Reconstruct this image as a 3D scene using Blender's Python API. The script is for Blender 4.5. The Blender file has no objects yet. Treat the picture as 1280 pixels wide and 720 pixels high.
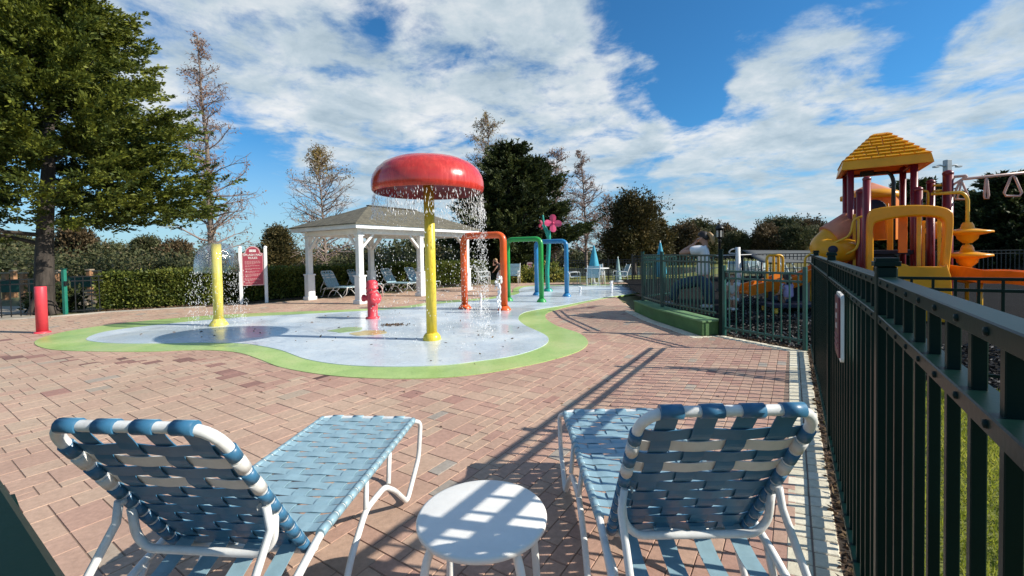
import bpy, bmesh, math, random
import numpy as np
from mathutils import Vector, Matrix, noise as mnoise
from mathutils.geometry import tessellate_polygon

R = math.radians
scene = bpy.context.scene
COL = scene.collection
RNG = np.random.default_rng(7)
random.seed(7)

# ------------------------------------------------------------------ camera model
EYE, FPX, PITCH, ROLL, PPY = 1.39, 540.0, R(1.4), R(1.0), 329.0
_f = Vector((0, math.cos(PITCH), -math.sin(PITCH)))
_u = Vector((0, math.sin(PITCH), math.cos(PITCH)))
_r = Vector((1, 0, 0))
CR = _r * math.cos(ROLL) - _u * math.sin(ROLL)
CU = _u * math.cos(ROLL) + _r * math.sin(ROLL)
CAM = Vector((0, 0, EYE))

def ray(px, py):
    return _f + CR * ((px - 640) / FPX) + CU * ((PPY - py) / FPX)
def G(px, py, z=0.0):                       # where a sight line meets the level z
    d = ray(px, py); t = (z - EYE) / d.z
    return CAM + d * t
def D(px, py, depth):                       # point on a sight line at a distance in front
    d = ray(px, py)
    return CAM + d * (depth / d.y)

cam_d = bpy.data.cameras.new("camera"); cam = bpy.data.objects.new("camera", cam_d); COL.objects.link(cam)
cam.matrix_world = Matrix(((CR.x, CU.x, -_f.x, 0), (CR.y, CU.y, -_f.y, 0), (CR.z, CU.z, -_f.z, EYE), (0, 0, 0, 1)))
cam_d.sensor_fit = 'HORIZONTAL'; cam_d.sensor_width = 36; cam_d.lens = FPX / 1280 * 36
cam_d.shift_y = (PPY - 360) / 1280
cam_d.clip_start = 0.01; cam_d.clip_end = 3000
scene.camera = cam

U = Vector((0.549, 0.836, 0)); V = Vector((0.836, -0.549, 0))    # along / square to the long fence
VROT = math.atan2(V.y, V.x)

# ------------------------------------------------------------------ materials
def _nt(name):
    m = bpy.data.materials.new(name); m.use_nodes = True
    return m, m.node_tree.nodes, m.node_tree.links, m.node_tree.nodes['Principled BSDF']

def mat(name, col, rough=0.5, var=0.12, scale=6.0, bump=0.0, bscale=60.0, metal=0.0, coat=0.0, spec=0.5, col2=None, stretch=None, trans=0, rvar=0.0):
    m, n, l, b = _nt(name)
    tc = n.new('ShaderNodeTexCoord'); mp = n.new('ShaderNodeMapping'); l.new(tc.outputs['Object'], mp.inputs[0])
    if stretch: mp.inputs['Scale'].default_value = stretch
    nz = n.new('ShaderNodeTexNoise'); nz.inputs['Scale'].default_value = scale; nz.inputs['Detail'].default_value = 5; nz.inputs['Roughness'].default_value = .65
    l.new(mp.outputs[0], nz.inputs['Vector'])
    mx = n.new('ShaderNodeMix'); mx.data_type = 'RGBA'
    rp = n.new('ShaderNodeMapRange'); rp.inputs[1].default_value = .35; rp.inputs[2].default_value = .65
    l.new(nz.outputs[0], rp.inputs[0]); l.new(rp.outputs[0], mx.inputs[0])
    c2 = col2 if col2 else tuple(c * (1 - var * 2) for c in col)
    mx.inputs[6].default_value = (*c2, 1); mx.inputs[7].default_value = (*(min(1, c * (1 + var * .5)) for c in col), 1) if not col2 else (*col, 1)
    l.new(mx.outputs[2], b.inputs['Base Color'])
    b.inputs['Roughness'].default_value = rough; b.inputs['Metallic'].default_value = metal
    b.inputs['Coat Weight'].default_value = coat; b.inputs['Coat Roughness'].default_value = .15
    b.inputs['Specular IOR Level'].default_value = spec
    if rvar:
        r2 = n.new('ShaderNodeMapRange'); r2.inputs[3].default_value = max(.03, rough - rvar); r2.inputs[4].default_value = rough + rvar
        l.new(rp.outputs[0], r2.inputs[0]); l.new(r2.outputs[0], b.inputs['Roughness'])
    if bump:
        n2 = n.new('ShaderNodeTexNoise'); n2.inputs['Scale'].default_value = bscale; n2.inputs['Detail'].default_value = 4
        l.new(mp.outputs[0], n2.inputs['Vector'])
        bp = n.new('ShaderNodeBump'); bp.inputs['Strength'].default_value = bump; bp.inputs['Distance'].default_value = .01
        l.new(n2.outputs[0], bp.inputs['Height']); l.new(bp.outputs[0], b.inputs['Normal'])
    if trans:                       # thin moulded plastic lets some sunlight through
        tr = n.new('ShaderNodeBsdfTranslucent'); l.new(mx.outputs[2], tr.inputs[0]); ms = n.new('ShaderNodeMixShader'); ms.inputs[0].default_value = trans
        l.new(b.outputs[0], ms.inputs[1]); l.new(tr.outputs[0], ms.inputs[2]); l.new(ms.outputs[0], n['Material Output'].inputs[0])
    return m

def tone_mat(name, stops, rough=.6, trans=0.25, nscale=0, bump=0, spec=.3, stain=0):
    """colour ramp driven by the mesh's own 'tone' attribute (one value per leaf clump, brick ...)"""
    m, n, l, b = _nt(name)
    at = n.new('ShaderNodeAttribute'); at.attribute_name = 'tone'
    cr = n.new('ShaderNodeValToRGB'); e = cr.color_ramp.elements
    e[0].position = stops[0][0]; e[0].color = (*stops[0][1], 1)
    e[1].position = stops[-1][0]; e[1].color = (*stops[-1][1], 1)
    for p, c in stops[1:-1]:
        x = e.new(p); x.color = (*c, 1)
    l.new(at.outputs['Fac'], cr.inputs[0])
    src = cr.outputs[0]
    if nscale:
        tc = n.new('ShaderNodeTexCoord')
        nz = n.new('ShaderNodeTexNoise'); nz.inputs['Scale'].default_value = nscale; nz.inputs['Detail'].default_value = 6; nz.inputs['Roughness'].default_value = .7
        l.new(tc.outputs['Object'], nz.inputs['Vector'])
        mr = n.new('ShaderNodeMapRange'); mr.inputs[1].default_value = .3; mr.inputs[2].default_value = .7; mr.inputs[3].default_value = .80; mr.inputs[4].default_value = 1.13
        l.new(nz.outputs[0], mr.inputs[0])
        mm = n.new('ShaderNodeMix'); mm.data_type = 'RGBA'; mm.blend_type = 'MULTIPLY'; mm.inputs[0].default_value = 1
        l.new(src, mm.inputs[6]); l.new(mr.outputs[0], mm.inputs[7]); src = mm.outputs[2]
        if stain:                   # broad dirt and wear across the whole surface
            ns = n.new('ShaderNodeTexNoise'); ns.inputs['Scale'].default_value = stain; ns.inputs['Detail'].default_value = 9; ns.inputs['Roughness'].default_value = .68
            l.new(tc.outputs['Object'], ns.inputs['Vector'])
            m3 = n.new('ShaderNodeMapRange'); m3.inputs[1].default_value = .32; m3.inputs[2].default_value = .62; m3.inputs[3].default_value = .82; m3.inputs[4].default_value = 1.08
            l.new(ns.outputs[0], m3.inputs[0]); m4 = n.new('ShaderNodeMix'); m4.data_type = 'RGBA'; m4.blend_type = 'MULTIPLY'; m4.inputs[0].default_value = 1
            l.new(src, m4.inputs[6]); l.new(m3.outputs[0], m4.inputs[7]); src = m4.outputs[2]
        if bump:
            n2 = n.new('ShaderNodeTexNoise'); n2.inputs['Scale'].default_value = 140; n2.inputs['Detail'].default_value = 5
            l.new(tc.outputs['Object'], n2.inputs['Vector'])
            bp = n.new('ShaderNodeBump'); bp.inputs['Strength'].default_value = bump; bp.inputs['Distance'].default_value = .006
            l.new(n2.outputs[0], bp.inputs['Height']); l.new(bp.outputs[0], b.inputs['Normal'])
    l.new(src, b.inputs['Base Color'])
    b.inputs['Roughness'].default_value = rough; b.inputs['Specular IOR Level'].default_value = spec
    if trans:
        tr = n.new('ShaderNodeBsdfTranslucent'); l.new(src, tr.inputs[0])
        ms = n.new('ShaderNodeMixShader'); ms.inputs[0].default_value = trans
        l.new(b.outputs[0], ms.inputs[1]); l.new(tr.outputs[0], ms.inputs[2])
        l.new(ms.outputs[0], n['Material Output'].inputs[0])
    return m

def water_mat(name, alpha, col=(1, 1, 1)):
    m, n, l, b = _nt(name)
    b.inputs['Base Color'].default_value = (*col, 1); b.inputs['Roughness'].default_value = .12; b.inputs['IOR'].default_value = 1.33
    tr = n.new('ShaderNodeBsdfTransparent'); ms = n.new('ShaderNodeMixShader'); ms.inputs[0].default_value = alpha
    l.new(tr.outputs[0], ms.inputs[1]); l.new(b.outputs[0], ms.inputs[2]); l.new(ms.outputs[0], n['Material Output'].inputs[0])
    return m

def sheet_water_mat(name):
    m, n, l, b = _nt(name)
    gl = n.new('ShaderNodeBsdfGlossy'); gl.inputs['Roughness'].default_value = .08
    tr = n.new('ShaderNodeBsdfTransparent'); tr.inputs[0].default_value = (.97, .985, .99, 1)
    lw = n.new('ShaderNodeLayerWeight'); lw.inputs[0].default_value = .35
    mr = n.new('ShaderNodeMapRange'); mr.inputs[3].default_value = .10; mr.inputs[4].default_value = .95
    l.new(lw.outputs['Facing'], mr.inputs[0])
    ms = n.new('ShaderNodeMixShader'); l.new(mr.outputs[0], ms.inputs[0]); l.new(tr.outputs[0], ms.inputs[1]); l.new(gl.outputs[0], ms.inputs[2])
    nz = n.new('ShaderNodeTexNoise'); nz.inputs['Scale'].default_value = 9
    tc = n.new('ShaderNodeTexCoord'); mp = n.new('ShaderNodeMapping'); mp.inputs['Scale'].default_value = (3, 3, .6)
    l.new(tc.outputs['Object'], mp.inputs[0]); l.new(mp.outputs[0], nz.inputs['Vector'])
    bp = n.new('ShaderNodeBump'); bp.inputs['Strength'].default_value = .6; bp.inputs['Distance'].default_value = .03
    l.new(nz.outputs[0], bp.inputs['Height']); l.new(bp.outputs[0], gl.inputs['Normal'])
    l.new(ms.outputs[0], n['Material Output'].inputs[0])
    return m

M = {}
M['white'] = mat('white_paint', (.80, .80, .77), .35, .09, 11, rvar=.1)
M['trim'] = mat('trim_paint', (.78, .78, .76), .5, .06, 3)
M['plastic_white'] = mat('white_plastic', (.84, .83, .78), .4, .03, 12, bump=.08, bscale=200)
M['strap_shaded'] = mat('shaded_blue_vinyl', (.042, .16, .285), .38, .07, 14, bump=.1, bscale=30)  # strap blue darkened, shade put into the colour
M['strap'] = mat('sunlit_blue_vinyl', (.27, .42, .485), .40, .07, 14, bump=.1, bscale=30)  # same strap blue paled, sunlight put into the colour
M['strap_white'] = mat('white_vinyl', (.68, .66, .62), .4, .06, 14)
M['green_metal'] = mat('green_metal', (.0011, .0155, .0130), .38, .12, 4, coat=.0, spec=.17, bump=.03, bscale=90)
M['green_metal_lit'] = mat('sunlit_green_metal', (.008, .052, .043), .38, .15, 5)  # lighter copy of the fence green, sunlight put into the colour
M['black_metal'] = mat('black_metal', (.012, .013, .013), .4, .1, 4)
M['screw'] = mat('screw', (.01, .01, .01), .5, .1)
M['red_paint'] = mat('red_paint', (.64, .050, .036), .24, .13, 5, coat=.5, bump=.04, bscale=6, stretch=(3, 3, .5), rvar=.10)
M['pink_red'] = mat('pink_red_paint', (.70, .055, .075), .45, .12, 3, bump=.05, bscale=20)
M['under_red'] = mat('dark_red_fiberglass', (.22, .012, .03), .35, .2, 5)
M['yellow'] = mat('yellow_paint', (.82, .62, .06), .35, .12, 9, stretch=(5, 5, .5), rvar=.12, bump=.03, bscale=25)
M['yellow_pale'] = mat('pale_yellow_paint', (.80, .66, .12), .45, .12, 9, stretch=(5, 5, .5), bump=.03, bscale=25)
M['orange_arch'] = mat('orange_paint', (.80, .12, .02), .3, .1, 3)
M['green_arch'] = mat('green_paint', (.03, .34, .07), .3, .1, 3)
M['blue_arch'] = mat('blue_paint', (.03, .22, .46), .3, .1, 3)
M['teal'] = mat('teal_paint', (.02, .33, .25), .35, .1, 3)
M['pink'] = mat('pink_paint', (.82, .10, .22), .35, .1, 4)
M['p_yellow'] = mat('play_yellow', (.97, .45, .014), .33, .07, 3, bump=.03, bscale=30, trans=.22)
M['p_orange'] = mat('play_orange', (.93, .27, .015), .38, .08, 3, trans=.25)
M['p_yel2'] = mat('play_yellow_metal', (.82, .46, .03), .35, .08, 5)
M['maroon'] = mat('maroon_paint', (.19, .012, .020), .35, .12, 3)
M['salmon'] = mat('sun_faded_orange', (.78, .32, .18), .5, .1, 3, trans=.2)
M['navy'] = mat('navy_rubber', (.010, .015, .04), .6, .15, 9)
M['rail_pink'] = mat('faded_rail', (.62, .40, .34), .4, .1, 5)
M['grey_post'] = mat('grey_post', (.50, .52, .52), .5, .08, 5)
M['shade_cloth'] = mat('shade_cloth', (.10, .105, .10), .8, .1, 2)
M['bark'] = mat('bark', (.065, .052, .042), .9, .3, 4, bump=.8, bscale=18, stretch=(3, 3, .5))
M['bark_pale'] = mat('pale_bark', (.24, .19, .155), .9, .2, 3, bump=.5, bscale=14, stretch=(3, 3, .6))
M['twig'] = mat('twig', (.33, .25, .22), .9, .2, 2)
M['soil'] = mat('soil', (.075, .052, .035), .95, .3, 7, bump=.8, bscale=40)
M['concrete'] = mat('concrete', (.42, .38, .32), .85, .13, 3, bump=.2, bscale=60)
M['kerb_green'] = mat('green_kerb_paint', (.075, .18, .055), .75, .16, 2.5, bump=.25, bscale=35)
M['brick_post'] = mat('weathered_wood', (.38, .20, .10), .8, .2, 9, bump=.2, bscale=40)
M['plank'] = mat('grey_plank', (.36, .29, .21), .85, .2, 4, stretch=(1, 1, 8))
M['green_cloth'] = mat('green_windscreen', (.012, .085, .06), .7, .15, 5)
M['umb'] = mat('teal_cloth', (.05, .36, .50), .7, .1, 5)
M['umb_pale'] = mat('pale_teal_cloth', (.28, .42, .40), .7, .1, 5)
M['table_white'] = M['plastic_white']
M['skin'] = mat('skin', (.46, .25, .17), .55, .05, 9)
M['tee'] = mat('white_cotton', (.80, .79, .78), .85, .05, 8, bump=.15, bscale=25)
M['jeans'] = mat('denim', (.025, .06, .11), .85, .2, 14, bump=.1, bscale=80)
M['jeans_pale'] = mat('pale_denim', (.10, .21, .31), .85, .25, 9, bump=.1, bscale=80)
M['hair_dark'] = mat('dark_hair', (.020, .013, .010), .5, .2, 20, stretch=(1, 1, .2))
M['hair_blond'] = mat('blond_hair', (.45, .28, .12), .5, .2, 20, stretch=(1, 1, .2))
M['lavender'] = mat('lavender_cotton', (.42, .36, .60), .85, .1, 8)
M['greyshirt'] = mat('pale_grey_cotton', (.55, .58, .60), .85, .1, 8)
M['black_cloth'] = mat('black_cotton', (.015, .015, .017), .85, .1, 8)
M['shoe'] = mat('shoe', (.6, .58, .55), .7, .1, 8)
M['sign_red'] = mat('maroon_sign_paint', (.36, .05, .075), .4, .07, 4)
M['sign_letter'] = mat('sign_lettering', (.80, .74, .70), .5, .03, 4)
M['pink_letter'] = mat('pink_lettering', (.62, .34, .33), .5, .03, 4)
M['glass'] = mat('lamp_glass', (.55, .52, .45), .15, .05, 4)
M['water_drop'] = water_mat('falling_water', .85)
M['water_thin'] = water_mat('water_spray', .55)
M['water_sheet'] = sheet_water_mat('water_sheet')
M['leaf_litter'] = tone_mat('leaf_litter', [(0, (.05, .03, .02)), (.5, (.12, .07, .04)), (1, (.22, .15, .08))], .85, .1)
M['grass_blade'] = tone_mat('grass_blades', [(0, (.14, .18, .02)), (.5, (.30, .33, .04)), (1, (.46, .45, .09))], .6, .5)
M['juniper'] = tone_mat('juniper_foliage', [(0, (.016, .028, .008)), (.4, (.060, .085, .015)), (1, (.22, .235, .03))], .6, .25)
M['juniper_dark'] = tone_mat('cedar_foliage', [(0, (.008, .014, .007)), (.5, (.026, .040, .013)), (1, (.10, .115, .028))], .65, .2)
M['oak_leaf'] = tone_mat('oak_foliage', [(0, (.025, .025, .010)), (.5, (.065, .058, .020)), (1, (.16, .115, .04))], .65, .2)
M['rust_leaf'] = tone_mat('rusty_leaves', [(0, (.16, .075, .05)), (.5, (.28, .15, .10)), (1, (.36, .24, .14))], .7, .3)
M['gold_leaf'] = tone_mat('ochre_leaves', [(0, (.16, .10, .03)), (.5, (.25, .17, .05)), (1, (.34, .25, .08))], .7, .3)
M['hedge_leaf'] = tone_mat('hedge_foliage', [(0, (.03, .05, .01)), (.5, (.10, .13, .022)), (1, (.22, .23, .045))], .5, .25)
M['wood_leaf'] = tone_mat('far_wood_foliage', [(0, (.025, .034, .015)), (.4, (.065, .078, .030)), (.75, (.12, .12, .05)), (1, (.20, .155, .09))], .7, .2)
M['autumn_wood'] = tone_mat('autumn_wood_foliage', [(0, (.03, .024, .012)), (.5, (.085, .062, .028)), (1, (.19, .13, .07))], .7, .2)
M['croton'] = tone_mat('croton_foliage', [(0, (.05, .085, .02)), (.5, (.20, .22, .04)), (1, (.48, .42, .10))], .5, .25)
M['hedge_core'] = mat('twiggy_core', (.014, .016, .007), .95, .3, 6)

def ground_mat(name, stops, scale, rough=.9, bump=.3, bscale=30):
    m, n, l, b = _nt(name)
    tc = n.new('ShaderNodeTexCoord')
    a = n.new('ShaderNodeTexNoise'); a.inputs['Scale'].default_value = scale; a.inputs['Detail'].default_value = 8; a.inputs['Roughness'].default_value = .7
    l.new(tc.outputs['Object'], a.inputs['Vector'])
    cr = n.new('ShaderNodeValToRGB'); e = cr.color_ramp.elements
    e[0].position = stops[0][0]; e[0].color = (*stops[0][1], 1); e[1].position = stops[-1][0]; e[1].color = (*stops[-1][1], 1)
    for p, c in stops[1:-1]: x = e.new(p); x.color = (*c, 1)
    l.new(a.outputs[0], cr.inputs[0]); l.new(cr.outputs[0], b.inputs['Base Color'])
    b.inputs['Roughness'].default_value = rough
    b2 = n.new('ShaderNodeTexNoise'); b2.inputs['Scale'].default_value = bscale; b2.inputs['Detail'].default_value = 6
    l.new(tc.outputs['Object'], b2.inputs['Vector'])
    bp = n.new('ShaderNodeBump'); bp.inputs['Strength'].default_value = bump; bp.inputs['Distance'].default_value = .02
    l.new(b2.outputs[0], bp.inputs['Height']); l.new(bp.outputs[0], b.inputs['Normal'])
    return m
M['ground'] = ground_mat('rough_grass', [(.3, (.05, .06, .02)), (.5, (.12, .12, .04)), (.7, (.22, .18, .09))], .35)
M['lawn'] = ground_mat('lawn_soil', [(.3, (.08, .10, .02)), (.5, (.15, .17, .03)), (.7, (.20, .20, .05))], 6)
M['mulch'] = ground_mat('rubber_mulch', [(.35, (.004, .004, .005)), (.55, (.012, .012, .012)), (.75, (.035, .034, .031))], 26, .95, 1.0, 45)
M['mulch'].node_tree.nodes['Principled BSDF'].inputs['Specular IOR Level'].default_value = .08
M['joint'] = ground_mat('joint_sand', [(.3, (.15, .10, .075)), (.6, (.28, .20, .15)), (.8, (.38, .29, .22))], 9)
M['border'] = tone_mat('buff_pavers', [(0, (.58, .53, .40)), (.5, (.70, .65, .50)), (1, (.78, .73, .60))], .85, 0, 22, .3)
M['paver'] = tone_mat('red_clay_pavers', [(0, (.12, .065, .058)), (.12, (.26, .145, .12)), (.25, (.40, .225, .18)), (.42, (.47, .29, .222)), (.6, (.51, .348, .255)), (.78, (.50, .374, .272)), (.9, (.42, .345, .27)), (1, (.36, .32, .275))], .8, 0, 30, .2, stain=.9)

def pad_mat(name, c0, c1, c2, wet):
    m, n, l, b = _nt(name)
    tc = n.new('ShaderNodeTexCoord')
    a = n.new('ShaderNodeTexNoise'); a.inputs['Scale'].default_value = .9; a.inputs['Detail'].default_value = 8; a.inputs['Roughness'].default_value = .72
    l.new(tc.outputs['Object'], a.inputs['Vector'])
    cr = n.new('ShaderNodeValToRGB'); e = cr.color_ramp.elements
    e[0].position = .34; e[0].color = (*c0, 1); e[1].position = .66; e[1].color = (*c2, 1); x = e.new(.5); x.color = (*c1, 1)
    l.new(a.outputs[0], cr.inputs[0])
    sp = n.new('ShaderNodeTexNoise'); sp.inputs['Scale'].default_value = 38; sp.inputs['Detail'].default_value = 3
    l.new(tc.outputs['Object'], sp.inputs['Vector'])
    mr = n.new('ShaderNodeMapRange'); mr.inputs[1].default_value = .3; mr.inputs[2].default_value = .42; mr.inputs[3].default_value = .72; mr.inputs[4].default_value = 1
    l.new(sp.outputs[0], mr.inputs[0])
    mm = n.new('ShaderNodeMix'); mm.data_type = 'RGBA'; mm.blend_type = 'MULTIPLY'; mm.inputs[0].default_value = 1
    l.new(cr.outputs[0], mm.inputs[6]); l.new(mr.outputs[0], mm.inputs[7]); l.new(mm.outputs[2], b.inputs['Base Color'])
    w = n.new('ShaderNodeTexNoise'); w.inputs['Scale'].default_value = .55; w.inputs['Detail'].default_value = 4
    l.new(tc.outputs['Object'], w.inputs['Vector'])
    wr = n.new('ShaderNodeMapRange'); wr.inputs[1].default_value = .44; wr.inputs[2].default_value = .58; wr.inputs[3].default_value = wet; wr.inputs[4].default_value = .5
    l.new(w.outputs[0], wr.inputs[0]); l.new(wr.outputs[0], b.inputs['Roughness'])
    bp = n.new('ShaderNodeBump'); bp.inputs['Strength'].default_value = .12; bp.inputs['Distance'].default_value = .01
    l.new(sp.outputs[0], bp.inputs['Height']); l.new(bp.outputs[0], b.inputs['Normal'])
    return m
M['pad_blue'] = pad_mat('pale_blue_pad', (.45, .53, .60), (.56, .64, .69), (.68, .73, .74), .17)
M['pad_green'] = pad_mat('lime_pad_border', (.28, .44, .125), (.40, .55, .18), (.53, .60, .25), .3)
M['pad_leaf'] = pad_mat('painted_green', (.24, .36, .14), (.30, .44, .17), (.40, .50, .25), .25)
M['pad_sun'] = pad_mat('painted_ochre', (.50, .38, .14), (.56, .44, .18), (.60, .52, .28), .25)

# shingle / tiled roofs: real noise-broken courses from Brick textures
def shingle_mat(name, c1, c2, mortar, scale, bw=.5, rh=.25):
    m, n, l, b = _nt(name)
    tc = n.new('ShaderNodeTexCoord')
    br = n.new('ShaderNodeTexBrick'); br.inputs['Scale'].default_value = scale
    br.inputs['Color1'].default_value = (*c1, 1); br.inputs['Color2'].default_value = (*c2, 1); br.inputs['Mortar'].default_value = (*mortar, 1)
    br.inputs['Mortar Size'].default_value = .012; br.inputs['Brick Width'].default_value = bw; br.inputs['Row Height'].default_value = rh
    l.new(tc.outputs['UV'], br.inputs['Vector'])
    nz = n.new('ShaderNodeTexNoise'); nz.inputs['Scale'].default_value = 5; nz.inputs['Detail'].default_value = 8
    l.new(tc.outputs['Object'], nz.inputs['Vector'])
    mr = n.new('ShaderNodeMapRange'); mr.inputs[1].default_value = .3; mr.inputs[2].default_value = .7; mr.inputs[3].default_value = .7; mr.inputs[4].default_value = 1.2
    l.new(nz.outputs[0], mr.inputs[0])
    mm = n.new('ShaderNodeMix'); mm.data_type = 'RGBA'; mm.blend_type = 'MULTIPLY'; mm.inputs[0].default_value = 1
    l.new(br.outputs[0], mm.inputs[6]); l.new(mr.outputs[0], mm.inputs[7]); l.new(mm.outputs[2], b.inputs['Base Color'])
    b.inputs['Roughness'].default_value = .9
    return m
M['shingle'] = shingle_mat('roof_shingles', (.125, .115, .08), (.17, .15, .105), (.055, .05, .04), 4)

# ------------------------------------------------------------------ mesh helpers
class MB:
    def __init__(s): s.v = []; s.f = []; s.sm = []
    def add(s, vs, fs, smooth=False):
        o = len(s.v); s.v += [Vector(p) for p in vs]; s.f += [tuple(i + o for i in q) for q in fs]; s.sm += [smooth] * len(fs); return s
    def box(s, c, size, rz=0, ax=None):
        x, y, z = (k / 2 for k in size); c = Vector(c)
        if ax is None: a, b = Vector((math.cos(rz), math.sin(rz), 0)), Vector((-math.sin(rz), math.cos(rz), 0)); w = Vector((0, 0, 1))
        else: a, b, w = ax
        k = min(x, y, z) * .16
        # chamfered box
        vs = []; idx = {}
        for sx in (-1, 1):
            for sy in (-1, 1):
                for sz in (-1, 1):
                    for t in range(3):
                        q = [sx * x, sy * y, sz * z]
                        for j in range(3):
                            if j != t: q[j] -= (sx, sy, sz)[j] * k
                        idx[(sx, sy, sz, t)] = len(vs); vs.append(c + a * q[0] + b * q[1] + w * q[2])
        I = idx; fs = []
        for sg in (-1, 1):
            fs.append([I[(sg, -1, -1, 0)], I[(sg, 1, -1, 0)], I[(sg, 1, 1, 0)], I[(sg, -1, 1, 0)]])
            fs.append([I[(-1, sg, -1, 1)], I[(1, sg, -1, 1)], I[(1, sg, 1, 1)], I[(-1, sg, 1, 1)]])
            fs.append([I[(-1, -1, sg, 2)], I[(1, -1, sg, 2)], I[(1, 1, sg, 2)], I[(-1, 1, sg, 2)]])
        for p in (-1, 1):
            for q in (-1, 1):
                fs.append([I[(p, q, -1, 0)], I[(p, q, 1, 0)], I[(p, q, 1, 1)], I[(p, q, -1, 1)]])
                fs.append([I[(p, -1, q, 0)], I[(p, 1, q, 0)], I[(p, 1, q, 2)], I[(p, -1, q, 2)]])
                fs.append([I[(-1, p, q, 1)], I[(1, p, q, 1)], I[(1, p, q, 2)], I[(-1, p, q, 2)]])
                for r_ in (-1, 1): fs.append([I[(p, q, r_, 0)], I[(p, q, r_, 1)], I[(p, q, r_, 2)]])
        return s.add(vs, fs)
    def beam(s, p, q, w, h, up=(0, 0, 1)):
        p, q = Vector(p), Vector(q); d = q - p; L = d.length; d.normalize()
        b = Vector(up).cross(d).normalized(); c = d.cross(b)
        return s.box((p + q) / 2, (L, w, h), ax=(d, b, c))
    def tube(s, pts, r, n=10, caps=True, closed=False):
        pts = [Vector(p) for p in pts]; m = len(pts)
        rs = r if isinstance(r, (list, tuple)) else [r] * m
        tang = []
        for i in range(m):
            a = pts[(i - 1) % m] if (i or closed) else pts[0]; b = pts[(i + 1) % m] if (i < m - 1 or closed) else pts[-1]
            t = (b - a); tang.append(t.normalized() if t.length > 1e-9 else Vector((0, 0, 1)))
        ref = Vector((0, 0, 1)) if abs(tang[0].z) < .9 else Vector((1, 0, 0))
        nrm = tang[0].cross(ref).normalized(); vs = []; fs = []
        for i in range(m):
            nrm = (nrm - tang[i] * nrm.dot(tang[i]))
            nrm = nrm.normalized() if nrm.length > 1e-6 else tang[i].orthogonal().normalized()
            bn = tang[i].cross(nrm)
            for k in range(n):
                a = 2 * math.pi * k / n; vs.append(pts[i] + (nrm * math.cos(a) + bn * math.sin(a)) * rs[i])
        for i in range(m - (0 if closed else 1)):
            for k in range(n):
                i2 = (i + 1) % m; fs.append((i * n + k, i * n + (k + 1) % n, i2 * n + (k + 1) % n, i2 * n + k))
        s.add(vs, fs, True)
        if caps and not closed:
            o = len(s.v) - len(vs)
            s.f += [tuple(o + k for k in range(n))[::-1], tuple(o + (m - 1) * n + k for k in range(n))]; s.sm += [False, False]
        return s
    def lathe(s, prof, c=(0, 0, 0), n=24, axis=None):
        c = Vector(c); w = Vector(axis).normalized() if axis else Vector((0, 0, 1))
        a = w.orthogonal().normalized() if axis else Vector((1, 0, 0)); b = w.cross(a)
        vs = []; fs = []
        for (r, z) in prof:
            for k in range(n):
                t = 2 * math.pi * k / n; vs.append(c + (a * math.cos(t) + b * math.sin(t)) * r + w * z)
        for i in range(len(prof) - 1):
            for k in range(n): fs.append((i * n + k, i * n + (k + 1) % n, (i + 1) * n + (k + 1) % n, (i + 1) * n + k))
        return s.add(vs, fs, True)
    def ball(s, c, r, n=14, m=9, sc=(1, 1, 1)):
        c = Vector(c); vs = []; fs = []
        for i in range(m + 1):
            p = math.pi * i / m
            for k in range(n):
                t = 2 * math.pi * k / n
                vs.append(c + Vector((math.sin(p) * math.cos(t) * r * sc[0], math.sin(p) * math.sin(t) * r * sc[1], math.cos(p) * r * sc[2])))
        for i in range(m):
            for k in range(n): fs.append((i * n + k, (i + 1) * n + k, (i + 1) * n + (k + 1) % n, i * n + (k + 1) % n))
        return s.add(vs, fs, True)
    def prism(s, poly, z0, z1):
        n = len(poly); vs = [Vector((p[0], p[1], z0)) for p in poly] + [Vector((p[0], p[1], z1)) for p in poly]
        tri = tessellate_polygon([[Vector((p[0], p[1], 0)) for p in poly]])
        fs = [tuple(t) for t in tri] + [tuple(i + n for i in t) for t in tri] + [(i, (i + 1) % n, (i + 1) % n + n, i + n) for i in range(n)]
        return s.add(vs, fs)
    def plate(s, poly, o, a, b, th):
        """an outline (2-D) given thickness th; o origin, a and b its axes"""
        o, a, b = Vector(o), Vector(a).normalized(), Vector(b).normalized(); w = a.cross(b)
        n = len(poly); vs = [o + a * p[0] + b * p[1] - w * th / 2 for p in poly] + [o + a * p[0] + b * p[1] + w * th / 2 for p in poly]
        tri = tessellate_polygon([[Vector((p[0], p[1], 0)) for p in poly]])
        fs = [tuple(t) for t in tri] + [tuple(i + n for i in t) for t in tri] + [(i, (i + 1) % n, (i + 1) % n + n, i + n) for i in range(n)]
        return s.add(vs, fs)
    def ribbon(s, pts, side, w, th=.0025):
        """a flat strap along pts, of width w along the vector side"""
        side = Vector(side).normalized(); pts = [Vector(p) for p in pts]; vs = []; fs = []
        for i, p in enumerate(pts):
            t = (pts[min(i + 1, len(pts) - 1)] - pts[max(i - 1, 0)]).normalized(); nn = t.cross(side).normalized()
            for a, b in ((-1, -1), (1, -1), (1, 1), (-1, 1)): vs.append(p + side * (a * w / 2) + nn * (b * th / 2))
        for i in range(len(pts) - 1):
            for k in range(4): fs.append((i * 4 + k, i * 4 + (k + 1) % 4, i * 4 + 4 + (k + 1) % 4, i * 4 + 4 + k))
        fs += [(3, 2, 1, 0), tuple(len(pts) * 4 - 4 + k for k in range(4))]
        return s.add(vs, fs)
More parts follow.
